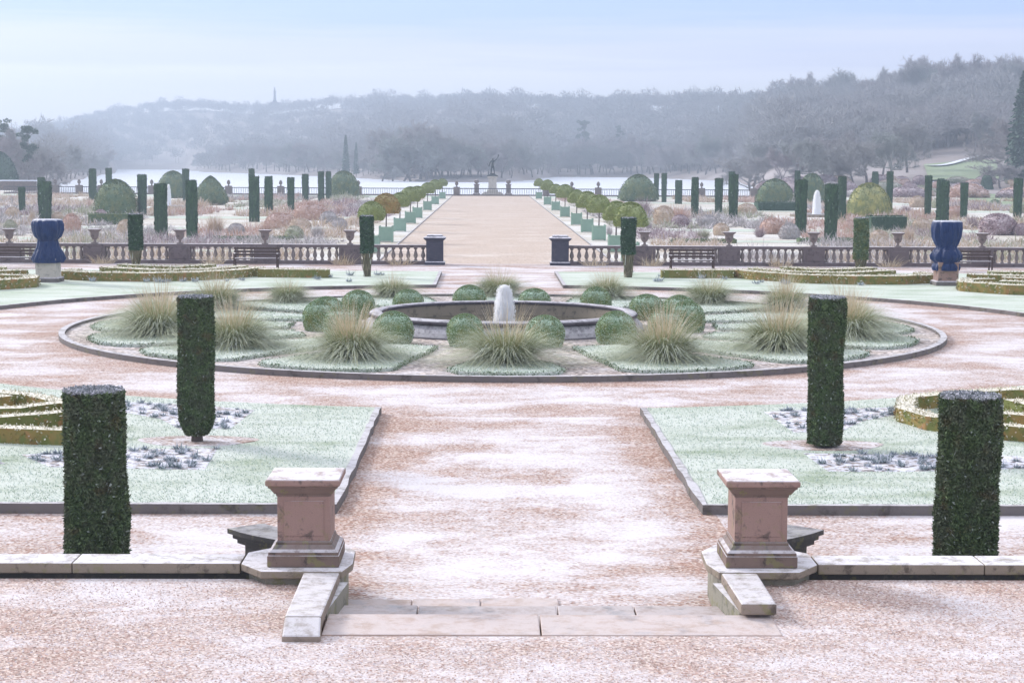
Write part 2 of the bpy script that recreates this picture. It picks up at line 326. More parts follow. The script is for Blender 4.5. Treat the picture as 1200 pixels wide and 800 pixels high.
# ------------------------------------------------------------------ the setting: ground, paths, lawns
YC = 49.2
def arc(r, a0, a1, n=24): return [(r*math.cos(math.radians(a0+(a1-a0)*i/n)), YC+r*math.sin(math.radians(a0+(a1-a0)*i/n))) for i in range(n+1)]
mb = MB(); mb.prism([(-60, 15.2), (60, 15.2), (60, 81.6), (-60, 81.6)], -1.4, 0); mb.build('gravel_path', M['gravel'], kind='structure')
mb = MB(); mb.prism([(-60, 1), (60, 1), (60, 17.45), (2.0, 17.45), (2.0, 15.32), (-1.92, 15.32), (-1.92, 17.45), (-60, 17.45)], -1.4, .45); mb.build('terrace', M['terrace'], kind='structure')
def lawn_poly(s, pts): return [(s*x, y) for x, y in pts]
for s in (-1, 1):
    fr = [(2.5, 23.1), (2.5, YC-16.72)]+arc(16.9, -81.5, -30)+[(45, 40.75), (45, 23.1)]
    bk = [(2.5, 74.4), (2.5, YC+16.72)]+arc(16.9, 81.5, 15)+[(45, 53.57), (45, 74.4)]
    MB().prism(lawn_poly(s, fr), .004, .115).build('lawn', M['lawn'], kind='structure')
    MB().prism(lawn_poly(s, bk), .004, .10).build('lawn', M['lawnback'], kind='structure')
    rng = random.Random(5)
    def dens(line, st=.7):
        o = []
        for a, b in zip(line[:-1], line[1:]):
            k = max(1, int(math.dist(a, b)/st)); o += [(a[0]+(b[0]-a[0])*i/k, a[1]+(b[1]-a[1])*i/k) for i in range(k)]
        return o+[line[-1]]
    k1 = dens(lawn_poly(s, [(45, 23.05), (2.45, 23.05), (2.45, YC-16.80)]), .45)
    mb = MB().strip(k1, .11, 0.002, .135, wob=.25, rng=rng); mb.build('lawn_kerb', M['kerb'], kind='structure')
    k2 = dens(lawn_poly(s, [(2.43, 74.4), (2.43, YC+16.63)]+arc(16.82, 81.5, 15)+[(45, 53.5)]))
    MB().strip(k2, .12, 0.002, .12, wob=.1, rng=rng).build('lawn_kerb', M['kerb'], kind='structure')
# ring bed
MB().prism(arc(11.9, 0, 357, 119), .004, .05).build('ring_gravel', M['bedgravel'], kind='structure')
MB().strip(arc(11.96, 0, 357, 119), .17, .002, .13, closed=True, wob=.08, rng=random.Random(3)).build('ring_kerb', M['kerb'], kind='structure')

# ------------------------------------------------------------------ steps
mb = MB()
def slabs(y0, y1, z, xs, name, mat, seed):
    rng = random.Random(seed)
    m = MB()
    for a, b in zip(xs[:-1], xs[1:]):
        g = .006; m.box(a+g, b-g, y0+rng.uniform(0, .015), y1, z-.16, z+rng.uniform(-.004, .004))
    return m
t = thing('stone_steps', 'shallow worn pink stone steps leading down between the two pedestals', 'steps', (0, 0, 0))
bev(slabs(15.30, 16.02, .462, [-1.90, .05, 2.20], 's', None, 1).build('tread', M['step'], t))
bev(slabs(16.03, 16.95, .31, [-1.90, -1.1, .25, 1.0, 1.90], 's', None, 2).build('tread', M['stepwet'], t))
m = MB(); rng = random.Random(9)
for (a, b, y0, y1) in [(-1.9, -.95, 16.96, 17.42), (-.94, -.55, 16.96, 17.42), (-1.9, -1.2, 17.43, 17.80), (-1.19, -.5, 17.43, 17.80), (-.54, .2, 16.96, 17.42), (-.49, .3, 17.43, 17.85), (.21, 1.1, 16.96, 17.5), (1.11, 1.9, 16.96, 17.5)]:
    m.box(a, b, y0+.004, y1, .03, .162+rng.uniform(-.004, .004))
bev(m.build('tread', M['step'], t))
gx, gy = np.meshgrid(np.linspace(-5, 5, 61), np.linspace(16.9, 22.5, 40)); sm_ = lambda q: np.clip(q, 0, 1)**2*(3-2*np.clip(q, 0, 1))
gz = .148*sm_((22.4-gy)/5.2)*sm_((4.9-np.abs(gx))/2.6)-.004; keep_ = []
for i in range(39):
    for j in range(60):
        if abs(gx[i, j]+.08) < 1.95 or gy[i, j] > 18.0: q = i*61+j; keep_.append((q, q+1, q+62, q+61))
MB().add(np.stack([gx.ravel(), gy.ravel(), gz.ravel()], 1), keep_, 0, True).build('path_ramp', M['gravel'], kind='structure')

# ------------------------------------------------------------------ retaining walls, cheek walls, pedestals
def ped_side(s):
    side = 'left' if s < 0 else 'right'
    # retaining wall
    w = thing('retaining_wall', f'low frost-topped stone wall running off to the {side} from the pedestal', 'wall', (0, 0, 0))
    m = MB(); xs = [2.91, 4.6, 8.5, 13, 19, 26]
    for a, b in zip(xs[:-1], xs[1:]): m.box(min(s*a, s*b)+.004, max(s*a, s*b)-.004, 17.50, 17.93, .49, .597)
    bev(m.build('coping', M['palestone'], w))
    MB().box(min(s*2.8, s*26), max(s*2.8, s*26), 17.56, 17.88, -.05, .489).build('wall', M['darkstone'], w)
    # platform block below the pedestal
    p = thing('pedestal_platform', f'frosted angular stone slab beneath the {side} pedestal with carved side wall', 'stone platform', (0, 0, 0))
    out = [(s*1.86, 17.14), (s*2.66, 17.14), (s*2.90, 17.48), (s*2.90, 18.0), (s*2.5, 18.42), (s*1.98, 18.42), (s*1.80, 18.1), (s*1.78, 17.5)]
    bev(MB().prism(out, .525, .60).build('slab', M['palestone'], p))
    inn = [(s*1.94, 17.22), (s*2.62, 17.22), (s*2.83, 17.53), (s*2.83, 17.97), (s*2.46, 18.35), (s*2.0, 18.35), (s*1.87, 18.08), (s*1.85, 17.52)]
    MB().prism(inn, -.02, .524).build('body', M['greystone'], p)
    # cheek wall going down towards camera
    c = thing('cheek_wall', f'short stone cheek wall with tilted coping slab at the {side} end of the steps', 'wall', (0, 0, 0))
    m = MB()
    x0, x1 = 1.90, 2.28
    def slab(ya, yb, za, zb, th, xa0, xa1, xb0, xb1):
        v = [(s*xa0, ya, za-th), (s*xa1, ya, za-th), (s*xb1, yb, zb-th), (s*xb0, yb, zb-th), (s*xa0, ya, za), (s*xa1, ya, za), (s*xb1, yb, zb), (s*xb0, yb, zb)]
        f = [(0,3,2,1),(0,1,5,4),(1,2,6,5),(2,3,7,6),(3,0,4,7),(4,5,6,7)]
        if s < 0: f = [q[::-1] for q in f]
        m.add(v, f)
    slab(15.42 if s < 0 else 15.88, 17.13, .60, .594, .11, 1.90, 2.23, 1.88, 2.24)
    if s < 0: slab(15.10, 15.41, .50, .60, .13, 1.88, 2.22, 1.90, 2.23)
    bev(m.build('coping_slab', M['cheekstone'], c), .02)
    m2 = MB(); m2.box(min(s*1.93, s*2.2), max(s*1.93, s*2.2), 15.6 if s < 0 else 16.03, 17.20, .40, .489)
    m2.prism([(s*1.91, 16.03), (s*1.929, 16.03), (s*1.929, 17.16), (s*1.80, 17.16)], -.02, .488)
    m2.build('wall_face', M['greystone'], c)
    # pedestal
    d = thing('pedestal', f'pink sandstone pedestal with frosted square cap on the {side} of the steps', 'pedestal', (2.31 if s > 0 else -2.26, 17.66, .6), 0, None, (.93, .93, 1))
    bev(MB().sq([(.385, .002), (.385, .12)]).build('plinth', M['basestone'], d))
    MB().sq([(.375, .121), (.372, .15), (.335, .175), (.30, .215), (.298, .235), (.285, .25)]).build('base_moulding', M['basestone'], d)
    mm = MB().sq([(.283, .251), (.283, .70)]); mm.box(-.215, .215, -.292, -.284, .30, .655); bev(mm.build('shaft', M['pinkstone'], d))
    MB().sq([(.290, .701), (.295, .725), (.31, .73), (.35, .785), (.372, .80), (.372, .815)]).build('neck_moulding', M['basestone'], d)
    bev(MB().sq([(.392, .816), (.398, .83), (.398, .865), (.385, .885)]).build('cap', M['pinkstone'], d))
    # dark curved wing wall beyond
    g = thing('wing_wall', f'dark curved moulded stone pier behind the {side} pedestal', 'stone pier', (0, 0, 0))
    line = [(s*(2.35+.60*t_), 18.72+.42*t_**1.5) for t_ in np.linspace(0, 1, 12)]
    MB().strip(line, .34, -.02, .455).build('pier', M['darkstone'], g)
    m = MB().strip(line+[(line[-1][0]+s*.07, line[-1][1]+.09)], .38, .456, .50); m.strip(line+[(line[-1][0]+s*.11, line[-1][1]+.14)], .42, .501, .545); m.strip(line+[(line[-1][0]+s*.16, line[-1][1]+.2)], .46, .546, .60)
    m.build('cap_moulding', M['darkstone'], g)
ped_side(-1); ped_side(1)

# ------------------------------------------------------------------ leafy shapes
def leaves(P, Nn, rng, l, w, outw=.6, upw=.35, rnd=.7):
    n = len(P); R = rng.normal(size=(n, 3)); d = Nn*outw+R*rnd; d[:, 2] += upw; d /= np.linalg.norm(d, axis=1)[:, None]
    s_ = np.cross(d, rng.normal(size=(n, 3))); s_ /= np.linalg.norm(s_, axis=1)[:, None]+1e-9
    L = (l*rng.uniform(.6, 1.3, n))[:, None]; W = (w*rng.uniform(.6, 1.3, n))[:, None]
    P = P-d*L*.4
    a = P-s_*W*.25; b = P+s_*W*.25; c1 = P+s_*W*.5+d*L*.5; c2 = P-s_*W*.5+d*L*.5; e = P+d*L
    V = np.stack([a, b, c1, e, c2], 1).reshape(-1, 3); F = np.arange(5*n).reshape(n, 5); return V, F
def column_mesh(name, R, Hh, nl, l, w, seed, prof=None, mats=None, z0=0., top=True, wobble=.065, flat=1.0):
    rng = np.random.default_rng(seed); ph = rng.uniform(0, 6.28, 6)
    pf = prof or (lambda t: 1.0)
    def wb(a, z): return 1+wobble*(.5*np.sin(2*a+ph[0]+z*1.3)+.5*np.sin(3*a+ph[1]-z*2.1)+.5*np.sin(5*a+ph[2]+z*5)+.35*np.sin(11*a+ph[3]-z*9))
    m = MB(); zs = np.linspace(z0, Hh, 14)
    m.lathe([(R*.93*pf((z-z0)/(Hh-z0)), z) for z in zs], 20, wob=wb)
    m.ch[-1] = (m.ch[-1][0], 1, False)
    t = rng.uniform(0, 1, nl); a = rng.uniform(0, 2*math.pi, nl); z = z0+(Hh-z0)*t
    pr = np.array([pf(q) for q in t]); r = R*pr*wb(a, z)*(1-.10*rng.random(nl)**2+.018*rng.normal(size=nl)+.05*(rng.random(nl) < .02))
    P = np.stack([r*np.cos(a), r*np.sin(a), z], 1); Nn = np.stack([np.cos(a), np.sin(a), 0*a], 1)
    V, F = leaves(P, Nn, rng, l, w); m.add(V, F, 0)
    if top:
        k = int(nl*.16); a = rng.uniform(0, 6.28, k); rr = R*pf(1)*np.sqrt(rng.random(k))
        P = np.stack([rr*np.cos(a), rr*np.sin(a), Hh+.004+.010*rng.normal(size=k)], 1)
        V, F = leaves(P, np.tile([0, 0, 1.], (k, 1)), rng, l*.6, w*.8, .3, 0, 1.0); m.add(V, F, 1)
    return m.mesh(name, mats or [M['yew'], M['yewtop']])
def dome_mesh(name, R, Hh, nl, l, w, seed, mats, power=2.0, squash=1.0, under=.25, lump=.05):
    # superellipse dome: bottom narrower by "under"
    rng = np.random.default_rng(seed); ph = rng.uniform(0, 6.28, 8)
    def prof(t):      # t 0..1 height -> radius factor
        c = under; x = (t-c)/(1-c) if t > c else (c-t)/c*.55
        return max(0., 1-abs(x)**power)**(1/power)
    def wb(a, z): return 1+lump*(.6*np.sin(2*a+ph[0]+z*3)+.5*np.sin(4*a+ph[1]-z*4)+.4*np.sin(7*a+ph[2]+z*8))
    m = MB(); m.lathe([(R*.94*prof(t), Hh*t) for t in np.linspace(0, .995, 14)], 24, wob=wb)
    t = 1-rng.random(nl)**.85 if power > 2.2 else rng.random(nl); k2 = int(nl*.25)
    t[:k2] = 1-(rng.random(k2)**2)*.12
    a = rng.uniform(0, 6.28, nl); pr = np.array([prof(q) for q in t]); r = R*pr*wb(a, Hh*t)*(1+.02*rng.normal(size=nl))
    P = np.stack([r*np.cos(a), r*np.sin(a), Hh*t], 1)
    Nn = np.stack([np.cos(a)*pr, np.sin(a)*pr, (t-under)*1.3], 1); Nn /= np.linalg.norm(Nn, axis=1)[:, None]+1e-9
    V, F = leaves(P, Nn, rng, l, w, .7, .1, .6); m.add(V, F, 0)
    return m.mesh(name, mats)

# front and middle yew columns of the upper parterre
def yew(name, label, p, me, rz=0, group='clipped yew columns of the upper parterre', s=1, stems=None):
    o = thing(name, label, 'yew', (p[0], p[1], p[2]), rz, group, s); part('foliage', me, o)
    if stems: part('stem', stems, o)
    return o
me = column_mesh('foliage', .330, 2.12, 30000, .055, .021, 11, lambda t: 1+.02*math.sin(t*7))
yew('yew_column', 'broad flat-topped yew column behind the low wall at the far left front', (-4.85, 19.75, -.07), me)
me = column_mesh('foliage', .335, 2.10, 30000, .055, .021, 12, lambda t: 1-.03*(1-t)+.015*math.sin(t*9))
yew('yew_column', 'broad flat-topped yew column behind the low wall at the far right front', (5.0, 19.68, -.07), me)
trunk = MB().lathe([(.10, 0), (.07, .3)], 8).mesh('stem', M['bark'])
me = column_mesh('foliage', .280, 2.42, 19000, .052, .021, 13, lambda t: min(1, .62+.38*math.sin(min(1, t/.14)*math.pi/2))*(1-.03*t), z0=.12)
yew('yew_column', 'tall slender yew column with rounded foot on left front lawn', (*at(231, 517, .115).xy, .11), me, 0, 'clipped yew columns of the upper parterre', (1, 1, .97), trunk)
me = column_mesh('foliage', .280, 2.50, 19000, .052, .021, 14, lambda t: min(1.02, .97+.1*math.sin(t*9)*.3), z0=.06)
yew('yew_column', 'tall slender yew column, straight-sided, on right front lawn', (*at(966, 523, .115).xy, .11), me, 0, 'clipped yew columns of the upper parterre', (1, 1, .96), trunk)
def stem_bundle(R, Hh, seed, n=26):
    rng = random.Random(seed); m = MB()
    for i in range(n):
        a = rng.uniform(0, 6.28); b = a+rng.uniform(.4, 1.8)*rng.choice((1, 1, 1, -1)); r0_ = R*rng.uniform(.3, .6); r1_ = R*rng.uniform(.75, 1.05)
        pts = []
        for k in range(5):
            t_ = k/4; aa = a+(b-a)*t_; rr = r0_+(r1_-r0_)*t_
            pts.append((rr*math.cos(aa), rr*math.sin(aa), Hh*t_))
        m.path(pts, .016, 4)
    m.lathe([(R*.35, 0), (R*.55, Hh*.6), (R*.8, Hh*1.02)], 10)
    return m.mesh('stem', M['stems'])
for (px_, py_, w_, top_, kind_, lab) in [(159.5, 319, 16, 252, .42, 'yew column with bare twiggy foot on back left lawn nearer the blue wrapped urn'),
                                         (430, 324, 15.5, 254, .42, 'yew column with bare twisted stems at its foot, left of the gate opening'),
                                         (736, 325, 17, 256, .42, 'yew column with bare twisted stems at its foot, right of the gate opening'),
                                         (1008, 321, 17, 256, .28, 'mossy green yew column standing in the back right parterre hedges')]:
    p = at(px_, py_, .1); sc = p.y/FPX; hh = (py_-top_)*sc*1.01; R = w_/2*sc
    me = column_mesh('foliage', R, hh, 3200, .075, .04, int(px_), None, [M['yewfar'] if px_ < 1000 else M['dome'], M['yewtop']], z0=hh*kind_*.92)
    yew('yew_column', lab, p, me, stems=stem_bundle(R*.95, hh*kind_, int(px_)))

# lower-garden yew columns (base z = -0.8)
LZ = -.8
YW = [(26, 8, 220, 249.5), (53, 16, 214, 262), (49, 9, 209, 243), (109, 9, 199, 237), (128, 7.5, 198, 233), (167, 11, 206, 252), (189, 15.5, 217, 282), (225, 14, 213, 279), (218, 8, 199, 237), (295, 7, 199, 237), (298, 12, 208, 260),
      (315, 10, 208, 252), (341, 8.5, 209, 249), (358, 8, 205, 237), (376.5, 7.5, 202, 238), (385, 7, 202, 234),
      (769, 6, 204, 234), (778, 6.5, 204, 237), (795, 8.5, 212, 239), (814, 9, 209, 255), (842, 9.5, 210, 252), (859, 11, 206, 260), (857, 7, 202, 237), (934, 7, 201, 237), (938, 14, 212, 276), (973, 16, 217, 284), (986, 10, 208, 261),
      (1025, 8, 202, 234), (1042, 8, 202, 248), (1087, 8.5, 207, 255), (1104, 15, 213, 264), (1102, 9, 210, 243), (1129, 9, 215, 257), (1192, 10.5, 210, 256)]
ym = [column_mesh('foliage', .5, 1, 1500, .06, .055, 30+i, [lambda t: .86+.17*t, lambda t: min(1, .85+.2*t), lambda t: 1.0, lambda t: .9+.1*math.sin(t*3.1)][i], [M['yewfar'], M['yewfar']], wobble=.04) for i in range(4)]
base_ = MB().lathe([(.08, 0), (.06, .3)], 6).mesh('trunk', M['bark'])
nl = sum(1 for y in YW if y[0] < 572); il = ir = 0
for k, (x, w_, t_, b_) in enumerate(YW):
    p = at(x, b_, LZ); sc = p.y/FPX
    if x < 572: lab = f'dark yew column in the lower garden left of avenue, {ORD[il]} from the left'; il += 1
    else: lab = f'dark yew column in the lower garden right of avenue, {ORD[ir]} from the avenue'; ir += 1
    o = thing('yew_column', lab, 'yew', p, k*1.3, 'slim yew columns of the lower garden', (w_*sc, w_*sc, (b_-t_)*sc))
    part('foliage', ym[k % 4], o)

# ------------------------------------------------------------------ central fountain
f = thing('fountain_basin', 'round dark stone fountain basin with frosted rim in the middle of the ring bed', 'fountain', (0, YC+.1, 0))
MB().lathe([(3.98, -.02), (3.98, .10), (3.90, .11), (3.89, .19), (3.82, .20), (3.80, .28), (3.72, .29), (3.70, .36), (3.62, .385)], 96, cap=False).build('basin_wall', M['basin'], f)
MB().lathe([(3.60, .386), (3.74, .41), (3.76, .46), (3.70, .51), (3.58, .535), (3.44, .53), (3.38, .50), (3.38, .45), (3.42, .43)], 96, cap=False).build('rim', M['basin'], f)
MB().lathe([(3.42, .43), (3.40, .30), (3.36, .07)], 96, cap=False).build('inner_wall', M['basinin'], f)
m = MB(); m.add([(3.37*math.cos(i*math.pi/32), 3.37*math.sin(i*math.pi/32), .12) for i in range(64)], [tuple(range(64))]); m.build('water', M['water'], f)
rng = np.random.default_rng(7)
def jet(name, label, loc, R, Hh, seed, group):
    rng = np.random.default_rng(seed); m = MB()
    m.lathe([(R*.80, 0), (R*.72, Hh*.3), (R*.62, Hh*.6), (R*.50, Hh*.8), (R*.36, Hh*.9), (R*.18, Hh*.96), (R*.04, Hh*.99)], 26, wob=lambda a, z: 1+.16*np.sin(7*a+z*3)+.12*np.sin(13*a-z*5))
    n = 5200; a = rng.uniform(0, 6.28, n); t = rng.random(n)
    r = np.abs(R*(.80*np.sqrt(np.clip(1-t**3, 0, 1))+.15*rng.normal(size=n)+.15*(1-t))); P = np.stack([r*np.cos(a), r*np.sin(a), Hh*t], 1)
    L = .09*Hh; T = np.stack([P+[-.006, 0, 0], P+[.006, 0, 0], P-np.array([0, 0, 1])*L*rng.uniform(.4, 1.4, n)[:, None]], 1); m.tris(T)
    o = m.build(name, M['spray']); o.location = loc; tag(o, label, 'fountain jet', group); return o
jet('water_jet', 'thick white water plume bubbling up in the centre of the stone basin', (.03, YC, .12), .26, 1.14, 1, None)

# ------------------------------------------------------------------ box balls round the basin
bm_ = [dome_mesh('foliage', .49, .80, 9000, .036, .017, 50+i, M['ball'], 2.0, under=.45, lump=.04) for i in range(3)]
names = {}
for i in range(16):
    a = 11.25+22.5*i; x = 5.12*math.cos(math.radians(a)); y = YC+5.12*math.sin(math.radians(a)); k = i % 3
    sd_ = 'right' if x > 0 else 'left'; j = int(round(((a-270) % 360)/22.5-.5)) if x > 0 else int(round(((270-a) % 360)/22.5-.5))
    o = thing('box_ball', f'frosted clipped box ball on {sd_} of the basin, {ORD[j]} one back from the front', 'topiary', (x, y, .05), i*1.1, 'box balls round the fountain basin', (1+.06*math.sin(i*2.1), 1+.06*math.sin(i*2.1), 1+.07*math.cos(i*3.3)))
    part('foliage', bm_[k], o)

# ------------------------------------------------------------------ turf panels, feather grass clumps
def blades(n, rng, br, L, tilt, droop, w, seg=4, zs=0.):
    a = rng.uniform(0, 6.28, n); rr = br*np.sqrt(rng.random(n)); bx_ = rr*np.cos(a); by_ = rr*np.sin(a)
    a2 = a+rng.normal(size=n)*.5; Ln = rng.uniform(*L, n); tl = rng.uniform(*tilt, n); dr = rng.uniform(*droop, n)
    hd = np.stack([np.cos(a2), np.sin(a2), 0*a], 1); sd2 = np.stack([-np.sin(a2+rng.normal(size=n)*.8), np.cos(a2), 0*a], 1)
    V = []
    for k in range(seg+1):
        t = k/seg; h = Ln*(np.sin(tl)*t+dr*t*t); z = Ln*(np.cos(tl)*t-dr*.75*t*t*t)
        P = np.stack([bx_, by_, 0*a+zs], 1)+hd*h[:, None]; P[:, 2] += np.maximum(z, .01); ww = w*(1-t*.8)
        V += [P-sd2*ww/2, P+sd2*ww/2]
    V = np.stack(V, 1); n2 = 2*(seg+1); F = []
    b = (np.arange(n)*n2)[:, None]
    for k in range(seg): F.append(b+np.array([[2*k, 2*k+1, 2*k+3, 2*k+2]]))
    return V.reshape(-1, 3), np.concatenate(F)
gm = []; pm = []
for i in range(4):
    rng = np.random.default_rng(70+i); m = MB()
    V, F = blades(2600, rng, .46, (.85, 1.38), (.10, 1.35), (.35, 1.0), .015); m.add(V, F)
    V, F = blades(800, rng, .40, (.85, 1.28), (.0, .7), (.1, .6), .014); m.add(V, F); gm.append(m.mesh('foliage', M['grass']))
    m = MB(); V, F = blades([150, 260, 330, 100][i], rng, .30, (1.1, 1.75), (.0, .55), (.0, .25), .013); m.add(V, F); pm.append(m.mesh('plumes', M['plume']))
CL = [(-90, 9.15, 1.0, 0), (-66.5, 9.15, .98, 2), (-113.5, 9.0, .98, 2), (-41.5, 9.0, 1.0, 2), (-138.5, 8.9, 1.0, 1), (-17, 9.5, 1.0, 2), (-162.5, 9.5, 1.05, 1), (2, 9.6, .95, 0), (178, 9.6, .95, 0),
      (32, 10.4, .85, 2), (148, 10.4, .9, 1), (51, 10.8, .85, 3), (130, 10.8, .72, 3), (71, 11.0, .85, 0), (109, 11.2, .75, 3), (90.3, 11.2, .85, 0)]
cnt = {}
for i, (a, r, s_, k) in enumerate(CL):
    x = r*math.cos(math.radians(a)); y = YC+r*math.sin(math.radians(a))
    if a == -90: lab = 'feathery ornamental grass clump directly in front of the fountain, centre front of ring bed'
    elif a > 90 and a < 90.5: lab = 'feathery ornamental grass clump directly behind the water jet, back of ring bed'
    else:
        sd_ = 'right' if x > 0 else 'left'; cnt[sd_] = cnt.get(sd_, 0)+1
        lab = f'feathery grass clump on {sd_} of the ring bed, {ORD[cnt[sd_]-1]} one back from centre front'
    o = thing('grass_clump', lab, 'ornamental grass', (x, y, .11), i*2.3, 'feather grass clumps in the ring bed', s_*.93)
    part('foliage', gm[(k+i) % 4], o); part('plumes', pm[k], o)
def inside(p, poly):
    c = False; n = len(poly)
    for i in range(n):
        (x1, y1), (x2, y2) = poly[i], poly[(i+1) % n]
        if (y1 > p[1]) != (y2 > p[1]) and p[0] < (x2-x1)*(p[1]-y1)/(y2-y1)+x1: c = not c
    return c
rngp = random.Random(21)
for i in range(16):
    a = -90+22.5*i; pts = []
    if i in (0, 8):
        out = [(8.2, -3), (9.2, -5.4), (10.6, -6.9), (11.1, -5.6), (11.35, -2), (11.35, 2), (11.1, 5.6), (10.6, 6.9), (9.2, 5.4), (8.2, 3)]
    else:
        out = [(5.95, -6), (7.2, -7.6), (9.2, -8.4), (10.7, -9.0), (11.1, -7.2), (11.35, -3), (11.35, 3), (11.1, 7.2), (10.7, 9.0), (9.2, 8.4), (7.2, 7.6), (5.95, 6)]
    sm = []
    for j in range(len(out)):
        (ra, aa), (rb, ab) = out[j], out[(j+1) % len(out)]
        for q in range(4):
            t_ = q/4; r_ = ra+(rb-ra)*t_+rngp.uniform(-.03, .03); an = math.radians(a+aa+(ab-aa)*t_+rngp.uniform(-.15, .15)); sm.append((r_*math.cos(an), YC+r_*math.sin(an)))
    m = MB().prism(sm, .03, .125)
    # rough low edging of clipped plants
    rn = np.random.default_rng(i); P = []
    for j in range(len(sm)):
        p0, p1 = np.array(sm[j]), np.array(sm[(j+1) % len(sm)]); q = int(np.linalg.norm(p1-p0)*150)+1
        t_ = rn.random((q, 1)); P.append(np.concatenate([p0+(p1-p0)*t_+rn.normal(size=(q, 2))*.03, rn.uniform(.03, .15, (q, 1))], 1))
    P = np.concatenate(P); V, F = leaves(P, np.zeros((len(P), 3)), rn, .055, .022, 0, .5, .8)
    bxx = np.array(sm); PP = np.stack([rn.uniform(bxx[:, 0].min(), bxx[:, 0].max(), 5200), rn.uniform(bxx[:, 1].min(), bxx[:, 1].max(), 5200), np.full(5200, .125)], 1)
    PP = PP[[inside(q_, sm) for q_ in PP]]; V2, F2 = leaves(PP, np.zeros((len(PP), 3)), rn, .05, .022, 0, .9, .7)
    o = m.build('turf_panel', M['lawn'], kind='structure')
    m = MB(); m.add(V, F, 0); m.build('panel_edging', M['edging'], o); MB().add(V2, F2).build('grass', M['lawnblade'], o)

# ------------------------------------------------------------------ front-lawn flower beds, rosettes, low hedges
def bed(poly, seed, n, mat, z=.119, r=(.06, .13)):
    MB().prism(poly, .1, z).build('flower_bed', M[mat], kind='structure')
beds = [([(-8.0, 33.2), (-6.6, 32.9), (-5.5, 32.5), (-4.68, 32.0), (-4.79, 29.8), (-5.6, 29.6), (-6.2, 30.9), (-7.2, 31.9)], 90, 'left behind the slender yew'),
        ([(-7.6, 27.0), (-6.2, 27.5), (-4.69, 27.7), (-4.58, 25.7), (-5.7, 25.8), (-6.9, 25.9)], 90, 'left in front of the slender yew'),
        ([(-9.9, 26.6), (-8.2, 26.7), (-7.6, 26.2), (-8.3, 25.8), (-10.5, 25.9)], 40, 'far left'),
        ([(8.0, 33.0), (6.9, 32.6), (5.7, 32.4), (4.62, 32.0), (4.75, 29.5), (5.6, 29.7), (6.2, 30.9), (7.2, 31.9)], 90, 'right behind the slender yew'),
        ([(8.3, 27.1), (6.6, 27.2), (4.52, 27.35), (4.60, 25.7), (5.7, 25.7), (7.6, 26.0)], 120, 'right in front of the slender yew'),
        ([(10.8, 27.0), (9.0, 27.1), (8.7, 26.3), (9.3, 25.9), (10.9, 26.0)], 40, 'far right')]
rosm = []
for i in range(3):
    rn = np.random.default_rng(i+400); V, F = blades(46, rn, .05, (.04, .10), (.1, 1.3), (0, .3), .020, 2); rosm.append(MB().add(V, F).mesh('rosette', M['rosette']))
rng = random.Random(77)
for poly, n, nm in beds:
    bed(poly, 0, 0, 'soil')
    xs = [p[0] for p in poly]; ys = [p[1] for p in poly]; k = 0; tr = 0
    while k < min(n, 60) and tr < 5000:
        tr += 1; p = (rng.uniform(min(xs), max(xs)), rng.uniform(min(ys), max(ys)))
        if inside(p, poly):
            k += 1; s_ = rng.uniform(.6, 1.35); o = part('bedding_plant', rosm[k % 3], None); o.location = (p[0], p[1], .115); o.scale = (s_, s_, s_); o.rotation_euler = (0, 0, rng.uniform(0, 6))
            tag(o, f'small frosted grey bedding plant in the lawn bed {nm}', 'plant', f'frosted bedding plants in the bed {nm}')
for s, cx_, cy_ in ((-1, -5.13, 28.40), (1, 5.0, 28.15)):
    MB().prism([(cx_+1.05*math.cos(a)*(.9+.1*math.sin(3*a)), cy_+.55*math.sin(a)) for a in np.linspace(0, 6.28, 28)[:-1]], .1, .122).build('flower_bed', M['soilbrown'], kind='structure')

